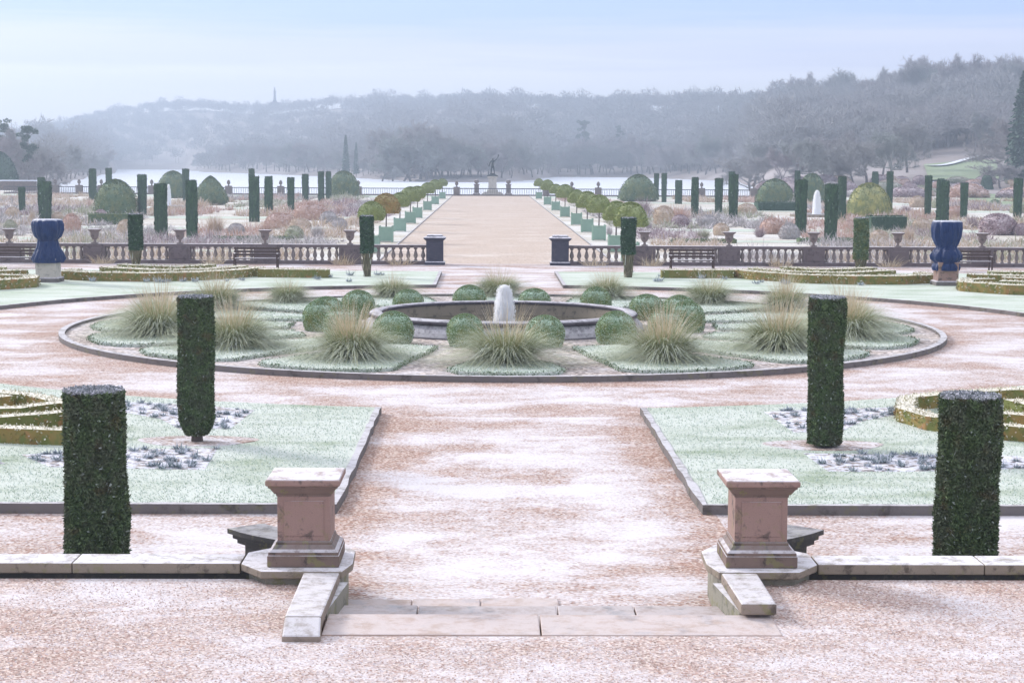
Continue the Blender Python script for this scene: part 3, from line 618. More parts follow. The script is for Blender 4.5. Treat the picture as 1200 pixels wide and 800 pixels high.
for i in range(44):
    s_ = -1 if i % 2 else 1; x = s_*rng.uniform(4.5, 16); y = rng.uniform(66.5, 69.5) if abs(x) > 9 else rng.uniform(66.5, 73.5)
    if math.hypot(x, y-YC) < 17.2: continue
    o = part('bedding_plant', rosm[i % 3], None); o.location = (x, y, .1); z = rng.uniform(1.3, 2.4); o.scale = (z, z, z*1.2)
    tag(o, f'small frosted grey plant dotted over the back lawn {"left" if s_ < 0 else "right"} of the centre path', 'plant', f'frosted plants dotted over the back {"left" if s_ < 0 else "right"} lawn')
def hedge(lines, h, w, label, name='box_hedge', mat='hedge', z=.1, seed=0, dens=260, group=None, leaf=.05):
    m = MB(); rn = np.random.default_rng(seed); rr = random.Random(seed)
    for ln in lines:
        pts = []
        for a, b in zip(ln[:-1], ln[1:]):
            k = max(1, int(math.dist(a, b)/.35)); pts += [(a[0]+(b[0]-a[0])*i/k, a[1]+(b[1]-a[1])*i/k) for i in range(k)]
        pts.append(ln[-1]); m.strip(pts, w*.9, z-.02, z+h*.95, wob=.1, rng=rr)
        for a, b in zip(pts[:-1], pts[1:]):
            a = np.array(a); b = np.array(b); L = np.linalg.norm(b-a); n = int(L*dens*(h*2+w)); d = (b-a)/L; q = np.array([-d[1], d[0]])
            t_ = rn.random((n, 1)); u = rn.uniform(-1, 1, n); side = rn.random(n) < 2*h/(2*h+w)
            off = np.where(side, np.sign(u)*w/2, u*w/2)+rn.normal(size=n)*.012; zz = np.where(side, rn.uniform(0, h, n), h+rn.normal(size=n)*.012)+z
            P = np.concatenate([a+(b-a)*t_+off[:, None]*q, zz[:, None]], 1)
            Nn = np.where(side[:, None], np.concatenate([np.sign(u)[:, None]*q, 0*u[:, None]], 1), np.array([[0, 0, 1.]]))
            V, F = leaves(P[side], Nn[side], rn, leaf, leaf*.55, .6, .2, .6); m.add(V, F); V, F = leaves(P[~side], Nn[~side], rn, leaf, leaf*.55, .6, .2, .6); m.add(V, F, 1)
    return m.build(name, [M[mat], M['hedgetop' if mat == 'hedge' else mat]], label=label, cat='hedge', group=group)
def mir(L): return [[(-x, y) for x, y in l] for l in L]
frL = [[(-16, 28.4), (-11, 28.35), (-8.4, 28.35), (-7.3, 28.05), (-6.95, 28.6), (-7.15, 29.8), (-7.7, 31.0), (-8.8, 32.3), (-10.5, 33.4), (-14, 34.4)],
       [(-16, 29.6), (-11, 29.3), (-9.0, 29.3), (-7.9, 29.9), (-7.4, 30.6)], [(-14, 31.2), (-10.2, 30.3), (-8.6, 30.6), (-8.1, 31.2)], [(-14, 32.6), (-11.5, 31.6), (-9.6, 31.7), (-9.2, 32.2)]]
frR = [[(16, 28.4), (11, 28.4), (8.9, 28.4), (7.9, 29.0), (7.2, 29.9), (6.95, 30.9), (7.35, 32.4), (8.8, 33.3), (10.5, 33.9), (14, 34.6)],
       [(16, 29.6), (11, 29.4), (9.4, 29.7), (8.4, 30.4), (8.0, 31.4)], [(14, 31.0), (10.6, 30.6), (9.4, 31.2), (9.2, 32.1)], [(14, 32.4), (12, 32.0), (10.6, 32.6)]]
hedge(frL, .27, .35, 'low scrolled box hedge with frosted top and russet sides on the left front lawn', seed=1)
hedge(frR, .27, .35, 'low scrolled box hedge with frosted top and russet sides on the right front lawn', seed=2)
bkL = [[(-16.6, 69.6), (-16.6, 68.2), (-15.4, 67.5), (-13.5, 67.3), (-11.8, 67.9), (-10.3, 69.6), (-9.6, 71.2)], [(-15.8, 71), (-13.5, 69.3), (-11.6, 70), (-10.4, 72.2)], [(-15.5, 72.8), (-13, 71.4), (-11.8, 73)]]
hedge(bkL, .34, .55, 'low scrolled box hedge on the back left lawn, beneath the balustrade', seed=3, dens=110, leaf=.08)
hedge(mir(bkL), .34, .55, 'low scrolled box hedge on the back right lawn, left of the blue wrapped urn', seed=4, dens=110, leaf=.08)
hedge([[(-9.5, 70.2), (-8, 70.0), (-6.7, 70.0)]], .34, .55, 'short straight bar of box hedge on back left lawn towards the gate', seed=5, dens=110, leaf=.08)
hedge([[(9.4, 70.8), (8, 70.7), (6.5, 70.7)]], .34, .5, 'short straight bar of box hedge on back right lawn towards the gate', seed=6, dens=110, leaf=.08)
bkE = [[(-26, 61.6), (-20, 61.6), (-18, 62.3), (-16.9, 63.8), (-17.2, 65.2), (-18.4, 65.6)], [(-26, 63.6), (-20.5, 63.4), (-18.3, 64.4)], [(-26, 65.4), (-21, 65.2), (-19, 66.4)], [(-26, 67.2), (-21, 67.2), (-18.2, 68.4)], [(-26, 69.2), (-19.5, 70.2)]]
hedge(bkE, .36, .55, 'low scrolled box hedge at the far left edge beyond the wrapped urn', seed=7, dens=90, leaf=.08)
hedge(mir(bkE), .36, .55, 'low scrolled box hedge at the far right edge beyond the wrapped urn', seed=8, dens=90, leaf=.08)

# grass blades over the front lawns (short frosted turf)
rn = np.random.default_rng(5); N_ = 110000
P = np.stack([rn.uniform(-12, 12, N_), 23.15+13*rn.random(N_)**1.2, np.full(N_, .115)], 1)
ok = (np.abs(P[:, 0]) > 2.55) & (np.hypot(P[:, 0], P[:, 1]-YC) > 16.95) & (np.abs(P[:, 0]) < .31*P[:, 1]+1)
for poly, n, nm in beds:
    bx0 = min(p[0] for p in poly); bx1 = max(p[0] for p in poly); by0 = min(p[1] for p in poly); by1 = max(p[1] for p in poly)
    cand = np.where(ok & (P[:, 0] > bx0) & (P[:, 0] < bx1) & (P[:, 1] > by0) & (P[:, 1] < by1))[0]
    for q in cand:
        if inside(P[q], poly): ok[q] = False
for cx_, cy_ in ((-5.13, 28.40), (5.0, 28.15)): ok &= ((P[:, 0]-cx_)/1.05)**2+((P[:, 1]-cy_)/.55)**2 > 1
P = P[ok]; V, F = leaves(P, np.zeros((len(P), 3)), rn, .045, .014, 0, 1.0, .6)
MB().add(V, F).build('grass', M['lawnblade'], kind='stuff', label='short frosted grass on the front lawns', cat='grass')
# loose frosted pebbles on the terrace in the foreground
rn = np.random.default_rng(6); N_ = 16000; X = rn.uniform(-5, 5, N_); Y = 13.4+3.9*rn.random(N_)
ok = ~((np.abs(X) < 2.35) & (Y > 15.05)); X = X[ok]; Y = Y[ok]; n = len(X); sz = rn.uniform(.005, .013, n)
ang = rn.uniform(0, 6.28, n); V = np.zeros((n, 5, 3))
for k in range(4):
    V[:, k, 0] = X+sz*np.cos(ang+k*1.57)*rn.uniform(.7, 1.3, n); V[:, k, 1] = Y+sz*np.sin(ang+k*1.57)*rn.uniform(.7, 1.3, n); V[:, k, 2] = .449
V[:, 4, 0] = X; V[:, 4, 1] = Y; V[:, 4, 2] = .45+sz*.9
b = (np.arange(n)*5)[:, None]; F = np.concatenate([b+np.array([[k, (k+1) % 4, 4]]) for k in range(4)])
M['pebble'] = leafmat('pebbles', [(.42, .27, .22), (.66, .54, .50), (.50, .38, .34)], .35, .0, (.82, .8, .86))
MB().add(V.reshape(-1, 3), F).build('gravel_chips', M['pebble'], kind='stuff', label='loose pink and frosted gravel chips on the terrace', cat='gravel')

# ------------------------------------------------------------------ balustrade with urns
BY = 81.1
balm = MB().lathe([(.085, 0), (.085, .05), (.06, .06), (.05, .10), (.095, .20), (.10, .26), (.075, .36), (.045, .46), (.04, .50), (.07, .53), (.085, .55), (.085, .60)], 10).mesh('baluster', M['balusl'])
urnm = MB().sq([(.17, 0), (.17, .06)]).lathe([(.10, .06), (.07, .12), (.07, .18), (.15, .22), (.23, .34), (.25, .46), (.24, .55), (.33, .62), (.40, .66), (.40, .70), (.34, .71), (.30, .68)], 20).mesh('urn', M['urn'])
for s in (-1, 1):
    side = 'left' if s < 0 else 'right'
    b = thing('balustrade', f'long weathered stone balustrade stretching {side} from the gate opening', 'balustrade', (0, 0, 0))
    X1 = 27.0
    MB().box(min(s*3.2, s*X1), max(s*3.2, s*X1), BY-.22, BY+.22, 0, .17).build('plinth', M['balus'], b)
    MB().box(min(s*3.2, s*X1), max(s*3.2, s*X1), BY-.21, BY+.21, .771, .90).build('coping', M['balus'], b)
    for k in range(1, 7):
        xc = 2.86+3.885*k
        if xc > X1: break
        m = MB().box(s*xc-.50, s*xc+.50, BY-.20, BY+.20, .171, .77); m.box(s*xc-.34, s*xc+.34, BY-.235, BY-.201, .25, .70); m.build('pier', M['balus'], b)
        u = thing('urn', f'shallow stone urn on the {side} balustrade, {ORD[k-1]} pier out from the gate', 'urn', (s*xc, BY, .901), 0, 'stone urns along the balustrade')
        part('bowl', urnm, u); u.scale = (.78, .78, .92)
    for k in range(0, 6):
        xa = 2.86+3.885*k; nb = 9; lo = xa+.62 if k else xa+.55; hi = xa+3.885-.62
        for j in range(nb):
            o = part('baluster', balm, b); o.location = (s*(lo+(hi-lo)*j/(nb-1)), BY, .171)
    g = thing('gate_pier', f'dark blackened stone gate pier on the {side} of the opening in the balustrade', 'gate pier', (s*2.87, BY, 0))
    MB().sq([(.46, 0), (.46, .12), (.40, .16)]).build('base', M['gate'], g)
    m = MB().sq([(.385, .161), (.385, 1.10)]); m.box(-.27, .27, -.40, -.386, .28, .98); m.build('shaft', M['gate'], g)
    MB().sq([(.40, 1.101), (.46, 1.16), (.50, 1.19), (.50, 1.24), (.40, 1.29), (.36, 1.30), (.36, 1.34), (.30, 1.37)]).build('cap', M['gate'], g)
MB().box(-2.4, 2.4, BY-.3, BY+.5, 0.0, .008).build('threshold', M['step'], kind='structure')
# rough dead grass along the foot of the balustrade
for s in (-1, 1):
    for k, x in enumerate([4.4, 7.0, 12.9, 17.9]):
        rn = np.random.default_rng(k*7+s+3); m = MB(); V, F = blades(110, rn, .35, (.25, .85), (.0, .8), (0, .5), .016); m.add(V, F)
        o = m.build('dead_grass', M['plume']); o.location = (s*x, BY-.7, 0); o.scale = (1.4, .6, .8+.1*(k % 3))
        tag(o, f'dry straw-coloured grass tuft before the {"left" if s < 0 else "right"} balustrade, {ORD[k]} from the gate', 'grass tuft', 'dry grass tufts along the balustrade')

# benches
def bench(loc, label, first=[None]):
    o = thing('park_bench', label, 'bench', loc, 0, 'benches before the balustrade')
    if not first[0]:
        d = {}
        m = MB()
        for k in range(4): m.box(-1.0, 1.0, -.24+.13*k, -.14+.13*k, .43, .46)
        d['seat'] = [m.mesh('seat', M['bench'])]
        m = MB()
        for k in range(3): m.box(-1.0, 1.0, .27, .30, .55+.14*k, .64+.14*k)
        d['backrest'] = [m.mesh('backrest', M['bench'])]
        L = []
        for x in (-.96, .90):
            m = MB().box(x, x+.06, -.25, -.19, 0, .64); L.append(m.mesh('leg', M['bench'])); m = MB().box(x, x+.06, .23, .29, 0, .95); L.append(m.mesh('leg', M['bench']))
        d['leg'] = L
        d['armrest'] = [MB().box(x-.005, x+.065, -.27, .25, .641, .67).mesh('armrest', M['bench']) for x in (-.96, .90)]
        first[0] = d
    for nme, ms in first[0].items():
        for q in ms: part(nme, q, o)
    return o
for x, lab in [(-21.0, 'dark bench with frosted seat half hidden behind the left blue wrapped urn'), (-10.55, 'dark bench with frosted slats before the left balustrade, between urn and gate'),
               (8.5, 'dark bench with frosted seat before the right balustrade, nearer the gate'), (20.7, 'dark bench just right of the right blue wrapped urn')]:
    bench((x, 77.3, 0), lab)

# wrapped urns
def folds(seed, amp):
    rr = random.Random(seed); ph = [rr.uniform(0, 6.28) for _ in range(6)]
    return lambda a, z: 1+amp*(np.abs(np.sin(4*a+ph[0]+z*.8))+.6*np.sin(9*a+ph[1]+z*2)+.4*np.sin(15*a+ph[2]-z*3))
for (px_, py_, prof, band, lab) in [
    (57, 333, [(.36, .30, .0), (.60, .74, 0), (.59, .86, 1), (.52, 1.1, 1), (.43, 1.35, .6), (.40, 1.52, .5), (.38, 1.60, .4), (.50, 1.72, .6), (.57, 1.95, .8), (.585, 2.2, .8), (.56, 2.33, .5), (.50, 2.37, .3), (.2, 2.38, .2)], 1.58, 'left wrapped garden urn under blue tarpaulin with flared skirt on pinkish pedestal'),
    (1108, 337, [(.36, .45, 0), (.50, .58, .6), (.52, .70, .7), (.49, .82, .6), (.44, .88, .4), (.56, 1.0, .7), (.58, 1.15, .8), (.48, 1.35, .6), (.40, 1.47, .4), (.46, 1.60, .6), (.54, 1.85, .7), (.57, 2.15, .7), (.58, 2.40, .5), (.53, 2.46, .3), (.2, 2.47, .2)], .87, 'right wrapped garden urn under blue tarpaulin tied in two bulges on pinkish pedestal')]:
    p = at(px_, py_, 0); o = thing('wrapped_urn', lab, 'covered urn', (p.x, p.y, .08))
    MB().sq([(.48, 0), (.48, .16), (.42, .20)]).build('plinth', M['kerb'], o); MB().sq([(.40, .201), (.385, .24), (.385, .9)]).build('pedestal', M['pinkstone'] if px_ > 600 else M['statuebase'], o)
    m = MB(); w1 = folds(int(px_), .085); n = 120; a = np.arange(n)*2*math.pi/n; V = []
    for (r, z, am) in prof[1:]:
        r *= .93; V.append(np.stack([r*(1+(w1(a, z)-1)*am*1.4)*np.cos(a), r*(1+(w1(a, z)-1)*am*1.4)*np.sin(a), z+.03*np.sin(3*a)*(am > .9)+0*a], 1))
    k = len(V); i = np.arange(n); j = (i+1) % n; q = np.concatenate([np.stack([i+l*n, j+l*n, j+(l+1)*n, i+(l+1)*n], 1) for l in range(k-1)])
    m.add(np.concatenate(V), q, 0, True); m.ch.append((np.array([i+(k-1)*n]), 0, True)); m.build('tarpaulin', M['tarp'], o)
    rz = next(pr[0] for pr in prof if abs(pr[1]-band) < .06 or pr[1] > band); rz = min(pr[0] for pr in prof if abs(pr[1]-band) < .15)*.96
    MB().lathe([(rz*1.04, band-.012), (rz*1.07, band), (rz*1.04, band+.012)], 40, cap=False).build('rope', M['rope'], o)

# ------------------------------------------------------------------ lower garden ground, avenue
MB().prism([(-190, 81.7), (190, 81.7), (190, 350), (60, 350), (52, 306), (-84, 306), (-92, 350), (-190, 350)], -3.2, LZ).build('lower_garden_ground', M['lower'], kind='structure')
m = MB()
for k in range(5): m.box(-3.6, 3.6, BY+.51+.36*k, BY+.51+.36*(k+1), -.9, -.002-.16*k)
m.build('garden_steps', M['step'], label='wide stone steps going down beyond the gate piers', cat='steps')
MB().prism([(-6.43, 83.4), (6.43, 83.4), (6.43, 303), (-6.43, 303)], LZ-.02, LZ+.012).build('avenue', M['avenue'], kind='structure')
for s in (-1, 1):
    MB().prism([(s*6.55, 84), (s*8.9, 84), (s*8.9, 300), (s*6.55, 300)], LZ-.02, LZ+.03).build('avenue_verge', M['lower'], kind='structure')
    MB().box(min(s*6.43, s*6.54), max(s*6.43, s*6.54), 84, 300, LZ, LZ+.07).build('avenue_kerb', M['kerb'], kind='structure')
# lower lawns and white path lines
rng = random.Random(12)
for s in (-1, 1):
    for (y0, y1, x0, x1, mt) in [(92, 95, 12, 75, 'lawnback'), (107.5, 109.5, 12, 75, 'lawnback'), (124, 127, 12, 80, 'lawnback'), (144, 149, 12, 90, 'lawnback'), (172, 178, 12, 60, 'lawnback'), (207, 214, 12, 100, 'lawnback'), (247, 254, 12, 100, 'lawnback'), (284, 298, 9, 100, 'lawnback')]:
        MB().prism([(s*x0, y0), (s*x1, y0), (s*x1, y1), (s*x0, y1)], LZ-.02, LZ+.02).build('lower_lawn', M[mt], kind='structure')

# dried perennials: stuff between + individual mounds
def mound_mesh(seed, n=420, mat=None):
    rn = np.random.default_rng(seed); V, F = blades(n, rn, .30, (.6, 1.1), (.0, 1.1), (.0, .35), .03, 3); return MB().add(V, F)
for key, mt in DRY.items():
    rn = np.random.default_rng(abs(hash(key)) % 97 if False else len(key)*7+ord(key[0])); Vs = []; Fs = []; n0 = 0; m = MB(); nt = 2300
    rr = random.Random(ord(key[0])+len(key))
    spots = []
    for s in (-1, 1):
        for (y0, y1) in [(84, 91.5), (95.5, 107), (110, 123.5), (128, 143.5), (150, 171), (179, 206), (215, 246), (255, 283)]:
            w_ = .30*y1; x = 10.5
            while x < w_+6:
                bw = rr.uniform(4, 9); spots.append((s, x, x+bw, y0, y1)); x += bw+rr.uniform(.3, 1.2)
    ks = list(DRY); pr = {'pink': .15, 'tan': .38, 'mauve': .08, 'olive': .20, 'grey': .19}
    r2 = random.Random(99); own = [r2.choices(ks, [pr[k] for k in ks])[0] for _ in range(4000)]
    for q, (s, x0, x1, y0, y1) in enumerate(spots):
        if own[int((x0*7+y0*13+s*31)) % 4000] != key: continue
        n = int((x1-x0)*(y1-y0)*(1.9 if y0 < 130 else 1.0)); nb = 12
        for c_ in range(n):
            cx_, cy_ = rn.uniform(x0, x1), rn.uniform(y0, y1)
            if 8.9 < abs(cx_-0) and cx_ < .30*cy_+8:
                V, F = blades(nb, rn, .18, (.25, .8), (.0, .9), (.0, .3), .05 if y0 < 130 else .09, 2)
                V[:, 0] = V[:, 0]*1.3+s*cx_; V[:, 1] += cy_; V[:, 2] = V[:, 2]*(.35+.9*abs(math.sin(cx_*.9)*math.sin(cy_*.53+cx_*.3)))*rn.uniform(.6, 1.5)+LZ; m.add(V, F)
    m.build('dried_planting', mt, kind='stuff', label=f'frosted {key} dried perennials filling the lower garden beds', cat='planting')
mm_ = {k: mound_mesh(200+i, 520).mesh('mound', DRY[k]) for i, k in enumerate(DRY)}
dm_ = {k: dome_mesh('mound', 1, 1, 1500, .12, .06, 220+i, DRY[k], 2.2, under=.3, lump=.10) for i, k in enumerate(DRY)}
MD = [(365, 40, 238, 258, 'pink'), (400, 30, 238, 252, 'pink'), (328, 34, 250, 268, 'pink'), (352, 30, 256, 270, 'tan'), (312, 26, 256, 276, 'pink'), (84, 24, 251, 273, 'pink'), (68, 16, 249, 262, 'tan'), (38, 14, 243, 262, 'tan'), (15, 18, 243, 256, 'tan'), (12, 16, 258, 272, 'olive'),
      (252, 40, 247, 274, 'tan'), (148, 22, 258, 275, 'tan'), (118, 18, 246, 260, 'mauve'), (372, 26, 262, 278, 'grey'), (345, 26, 265, 279, 'olive'), (277, 22, 262, 275, 'grey'), (105, 12, 232, 245, 'pink'), (385, 22, 248, 262, 'grey'), (398, 20, 256, 272, 'grey'),
      (795, 56, 238, 262, 'pink'), (778, 26, 242, 264, 'tan'), (797, 24, 252, 266, 'mauve'), (754, 30, 228, 254, 'mauve'), (735, 16, 248, 262, 'pink'), (875, 26, 239, 252, 'tan'), (760, 18, 258, 268, 'grey'), (830, 24, 252, 266, 'grey'), (845, 22, 262, 276, 'tan'), (825, 26, 266, 280, 'olive'),
      (905, 30, 256, 274, 'pink'), (925, 26, 262, 280, 'grey'), (890, 22, 262, 278, 'mauve'), (996, 20, 258, 272, 'pink'), (1030, 24, 270, 284, 'tan'), (1065, 28, 262, 285, 'tan'), (1080, 26, 256, 272, 'tan'), (1120, 30, 242, 256, 'pink'), (1140, 22, 250, 268, 'mauve'), (1169, 50, 251, 275, 'mauve'),
      (1198, 20, 262, 276, 'mauve'), (1062, 22, 238, 250, 'mauve'), (1075, 20, 230, 243, 'tan'), (1100, 18, 232, 244, 'olive'), (1150, 24, 236, 246, 'mauve'), (1012, 18, 256, 266, 'grey'), (728, 14, 236, 246, 'tan'), (714, 12, 262, 276, 'grey'), (1192, 20, 236, 250, 'olive')]
cn = {}
for i, (x, w_, t_, b_, k) in enumerate(MD):
    p = at(x, b_, LZ); sc = p.y/FPX; sd_ = 'left' if x < 572 else 'right'; key = (k, sd_); c_ = cn.get(key, 0); cn[key] = c_+1
    wd = {'pink': 'pinkish', 'tan': 'straw-coloured', 'mauve': 'mauve-brown', 'olive': 'olive-green', 'grey': 'frosty grey'}[k]
    o = thing('dried_shrub', None, 'shrub', p, i*1.7, 'frosted mounds of perennials in the lower garden', (w_*sc/2, w_*sc/2.4, (b_-t_)*sc))
    o['_k'] = (k+sd_); part('foliage', dm_[k] if i % 3 != 1 else mm_[k], o)
    MD[i] = MD[i]+(o, wd, sd_)
from collections import defaultdict
gp = defaultdict(list)
for q in MD: gp[(q[4], q[7])].append(q)
for (k, sd_), L in gp.items():
    L.sort(key=lambda q: abs(q[0]-572))
    for j, q in enumerate(L):
        q[5]['label'] = f'{q[6]} frosted shrub mound in the lower garden, '+(f'{ORD[j]} one {sd_} of the avenue' if len(L) > 1 else f'{sd_} of the avenue'); del q[5]['_k']

# topiary domes
DM = [(136, 52, 211, 252, 'dome', 1.9, 'large broad topiary dome above a dark hedge block, left of centre'), (203, 38, 201, 232, 'dome', 2, 'bluish topiary dome standing behind the small left water jet'), (247, 40, 207, 240, 'dome', 1.5, 'sloping topiary dome just right of the left water jet'),
      (403, 36, 201, 231, 'dome', 2.2, 'tall rounded topiary dome nearest the avenue on its left'), (748, 46, 205, 236, 'dome', 1.9, 'half-round topiary dome nearest the avenue on its right'), (908, 44, 210, 239, 'dome', 2, 'broad topiary dome with dark skirt left of the right water jet'),
      (951, 32, 204, 238, 'dome', 2.3, 'green topiary dome directly behind the right water jet'), (1018, 54, 215, 255, 'holly', 2, 'variegated gold and green topiary dome right of the water jet'), (1166, 16, 234, 242, 'dome', 2, 'tiny dark low bush on the lawn at the far right')]
for i, (x, w_, t_, b_, mt, pw, lab) in enumerate(DM):
    p = at(x, b_, LZ); sc = p.y/FPX
    o = thing('topiary_dome', lab, 'topiary', p, i, 'clipped topiary domes of the lower garden', (w_*sc/2, w_*sc/2, (b_-t_)*sc))
    part('foliage', dome_mesh('foliage', 1, 1, 3200, .06, .03, 300+i, M[mt], pw, under=.12, lump=.04), o)
p = at(1156, 226, LZ); sc = p.y/FPX
o = thing('topiary_cone', 'blunt clipped yew cone on the far right lawn', 'topiary', p, 0, None, (9*sc, 9*sc, 20*sc)); part('foliage', column_mesh('foliage', 1, 1, 1500, .08, .05, 333, lambda t: (1-.45*t)*(1 if t < .9 else 1-(t-.9)*4), [M['yewfar'], M['dome']]), o)
for (x0, x1, t_, b_, lab) in [(104, 152, 250, 263, 'dark clipped hedge block in front of large left dome'), (886, 936, 237, 247, 'dark clipped hedge block under the dome left of the right jet'), (1017, 1059, 253, 271, 'dark green clipped hedge block before the gold dome'),
                              (785, 862, 280, 285, 'long low box hedge line just behind the right balustrade'), (935, 1000, 279, 284, 'long low box hedge strip behind balustrade between right yews'), (240, 345, 277, 282, 'long low box hedge line just behind the left balustrade')]:
    a = at(x0, b_, LZ); c_ = at(x1, b_, LZ); hh = (b_-t_)*a.y/FPX
    hedge([[(a.x, a.y), (c_.x, c_.y)]], hh, 1.8 if hh > 1 else .8, lab, mat='dome' if hh < 1 else 'yewfar', z=LZ, seed=int(x0), dens=30, leaf=.16, name='clipped_hedge')

# small lower-garden fountains
for (x, w_, b_, t_, lab) in [(198, 34, 246, 214, 'left'), (957, 60, 256, 221, 'right')]:
    p = at(x, b_-2, LZ); sc = p.y/FPX; R = w_*sc/2
    o = thing('pool', f'shallow round pool with frosted kerb in the {lab} half of the lower garden', 'pool', p)
    m = MB().lathe([(R*1.04, 0), (R*1.04, .3), (R, .34), (R*.95, .34), (R*.94, .05)], 48, cap=False); m.build('kerb', M['palestone'], o)
    m = MB(); m.add([(R*.95*math.cos(i*math.pi/20), R*.95*math.sin(i*math.pi/20), .22) for i in range(40)], [tuple(range(40))]); m.build('water', M['ice'], o)
    jet('water_jet', f'slim tapering white water jet rising from the small {lab} pool', (p.x, p.y, LZ+.2), 2.4*sc if lab == 'left' else 4.6*sc, (b_-6-t_)*sc, 5 if lab == 'left' else 6, 'jets of the lower garden pools')

# ------------------------------------------------------------------ potted trees along the avenue
tubm = MB()
tubm.sq([(.50, .06), (.52, .10), (.52, 1.0), (.56, 1.02), (.56, 1.08)])
for sx_ in (-1, 1):
    for sy_ in (-1, 1): tubm.box(sx_*.5-.06, sx_*.5+.06, sy_*.5-.06, sy_*.5+.06, 0, 1.16)
for k in range(9):
    x = -.44+.11*k; tubm.box(x-.045, x+.045, -.535, -.521, .14, .98)
tubm = tubm.mesh('tub', M['tub'])
potstem = MB().tube((0, 0, 1.0), (.02, 0, 2.1), .05, .04, 8).mesh('trunk', M['bark'])
crm = [dome_mesh('crown', .85, 1.3, 2200, .10, .055, 240+i, M['bay' if i < 3 else 'bayorange'], 2.0, under=.30, lump=.09) for i in range(4)]
TL = [107, 122, 141, 160, 176, 205, 235, 272]; TR = [98, 109, 126, 141, 158, 182, 207, 236, 276]
for s, T in ((-1, TL), (1, TR)):
    for i, Y in enumerate(T):
        side = 'left' if s < 0 else 'right'; k = i % 3
        if s < 0 and i == 1: k = 3
        lab = f'mop-headed bay tree in green tub {side} of the avenue, {ORD[i]} from the gate'
        if k == 3: lab = 'bronze-tinted mop-headed tree in a green square tub on the left of the avenue'
        o = thing('potted_tree', lab, 'potted tree', (s*7.45, Y, LZ+.03), 0, 'potted bay trees lining the avenue')
        part('tub', tubm, o).scale = (.86, .86, .95); part('trunk', potstem, o); c_ = part('crown', crm[k], o); c_.location = (0, 0, 1.95); c_.rotation_euler = (0, 0, i*2.1+s); z = 1+.1*math.sin(i*2.7+s); c_.scale = (z, z, z*.95)

# ------------------------------------------------------------------ lake edge: balustrade, statue
FYB = 300.
fb = thing('lake_balustrade', 'thin dark railing with stone piers along the frozen lake edge', 'railing', (0, 0, LZ))
MB().box(-82, 48, FYB-.1, FYB+.1, 0, .25).build('plinth', M['balusl'], fb)
m = MB().box(-82, 48, FYB-.07, FYB+.07, 1.15, 1.28); m.build('rail', M['iron'], fb)
m = MB()
for k in range(430): x = -82+.3*k+.1; m.box(x-.03, x+.03, FYB-.03, FYB+.03, .25, 1.15)
o = m.build('bars', M['iron'], fb); o['kind'] = 'stuff'
fu = MB().lathe([(.25, 0), (.12, .1), (.12, .22), (.26, .35), (.32, .6), (.22, .7), (.28, .76), (.1, .95), (.04, 1.05)], 12).mesh('finial', M['urn'])
xs = [at(x, 228, LZ).x*FYB/at(x, 228, LZ).y for x in (65, 93, 119, 178, 206, 268, 329, 358, 420, 535)]+[at(x, 230, LZ).x*FYB/at(x, 230, LZ).y for x in (640, 670, 701, 760, 822, 883)]
for k, x in enumerate(xs):
    if x < 48:
        pr_ = MB().box(x-.55, x+.55, FYB-.5, FYB+.5, 0, 1.5).build('pier', M['urn'], fb)
        o = part('finial', fu, pr_); o.location = (x, FYB, 1.5)
SY = 312
sp = thing('statue', 'dark bronze statue with raised arm on pale pedestal at the avenue end', 'statue', (.3, SY, LZ))
MB().sq([(1.9, 0), (1.9, .25), (1.6, .26), (1.6, .5)]).build('steps', M['statuebase'], sp)
MB().sq([(.95, .51), (.95, .8), (.75, .9), (.70, 2.9), (.92, 3.05), (.92, 3.25)]).build('pedestal', M['statuebase'], sp)
MB().sq([(1.0, 3.26), (.9, 3.4), (.45, 3.6), (.4, 3.75)]).build('plinth', M['bronze'], sp)
def figure():
    J = [(0,0,4.95),(-.02,0,5.35),(.02,0,5.9),(.03,0,6.15),(.05,-.02,6.42), (-.16,0,4.85),(-.20,-.05,4.3),(-.24,.02,3.78), (.16,0,4.85),(.26,-.15,4.35),(.34,.05,3.8),
         (-.32,0,5.85),(-.50,0,5.4),(-.58,-.1,4.95), (.34,0,5.9),(.75,0,6.25),(1.0,-.05,6.75),(1.05,-.05,7.05)]
    E_ = [(0,1),(1,2),(2,3),(3,4),(0,5),(5,6),(6,7),(0,8),(8,9),(9,10),(2,11),(11,12),(12,13),(2,14),(14,15),(15,16),(16,17)]
    Rr = [.24,.21,.27,.10,.19,.17,.12,.08,.17,.12,.08,.12,.09,.06,.12,.09,.07,.17]
    me = bpy.data.meshes.new('figure'); me.from_pydata(J, E_, []); o = bpy.data.objects.new('figure', me); C.objects.link(o); o.parent = sp
    sk = o.modifiers.new('skin', 'SKIN'); o.modifiers.new('sub', 'SUBSURF').render_levels = 1
    for i, r in enumerate(Rr): me.skin_vertices[0].data[i].radius = (r, r)
    me.skin_vertices[0].data[0].use_root = True; me.materials.append(M['bronze'])
try: figure()
except Exception as ex: print('figure', ex)
MB().tube((-.6, -.1, 4.9), (-1.0, -.6, 5.6), .05, .02, 5).build('sword', M['bronze'], sp)
for s in (-1, 1):
    o = MB().sq([(.65, 0), (.65, .3), (.42, .4), (.40, 1.7), (.5, 1.8), (.5, 1.95)], (s*2.75+.3, 306, LZ)); o.lathe([(.12, 0), (.38, .2), (.42, .45), (.3, .7), (.05, .8)], 12, (s*2.75+.3, 306, LZ+1.95))
    tag(o.build('stone_pier', M['urn']), f'small stone pier with ball finial {"left" if s < 0 else "right"} of the statue', 'pier')
MB().box(-12.9, 13.0, 306.5, 306.62, LZ+1.1, LZ+1.22).build('chain_rail', M['iron'], label='thin dark rail crossing the avenue end behind the statue piers', cat='railing')
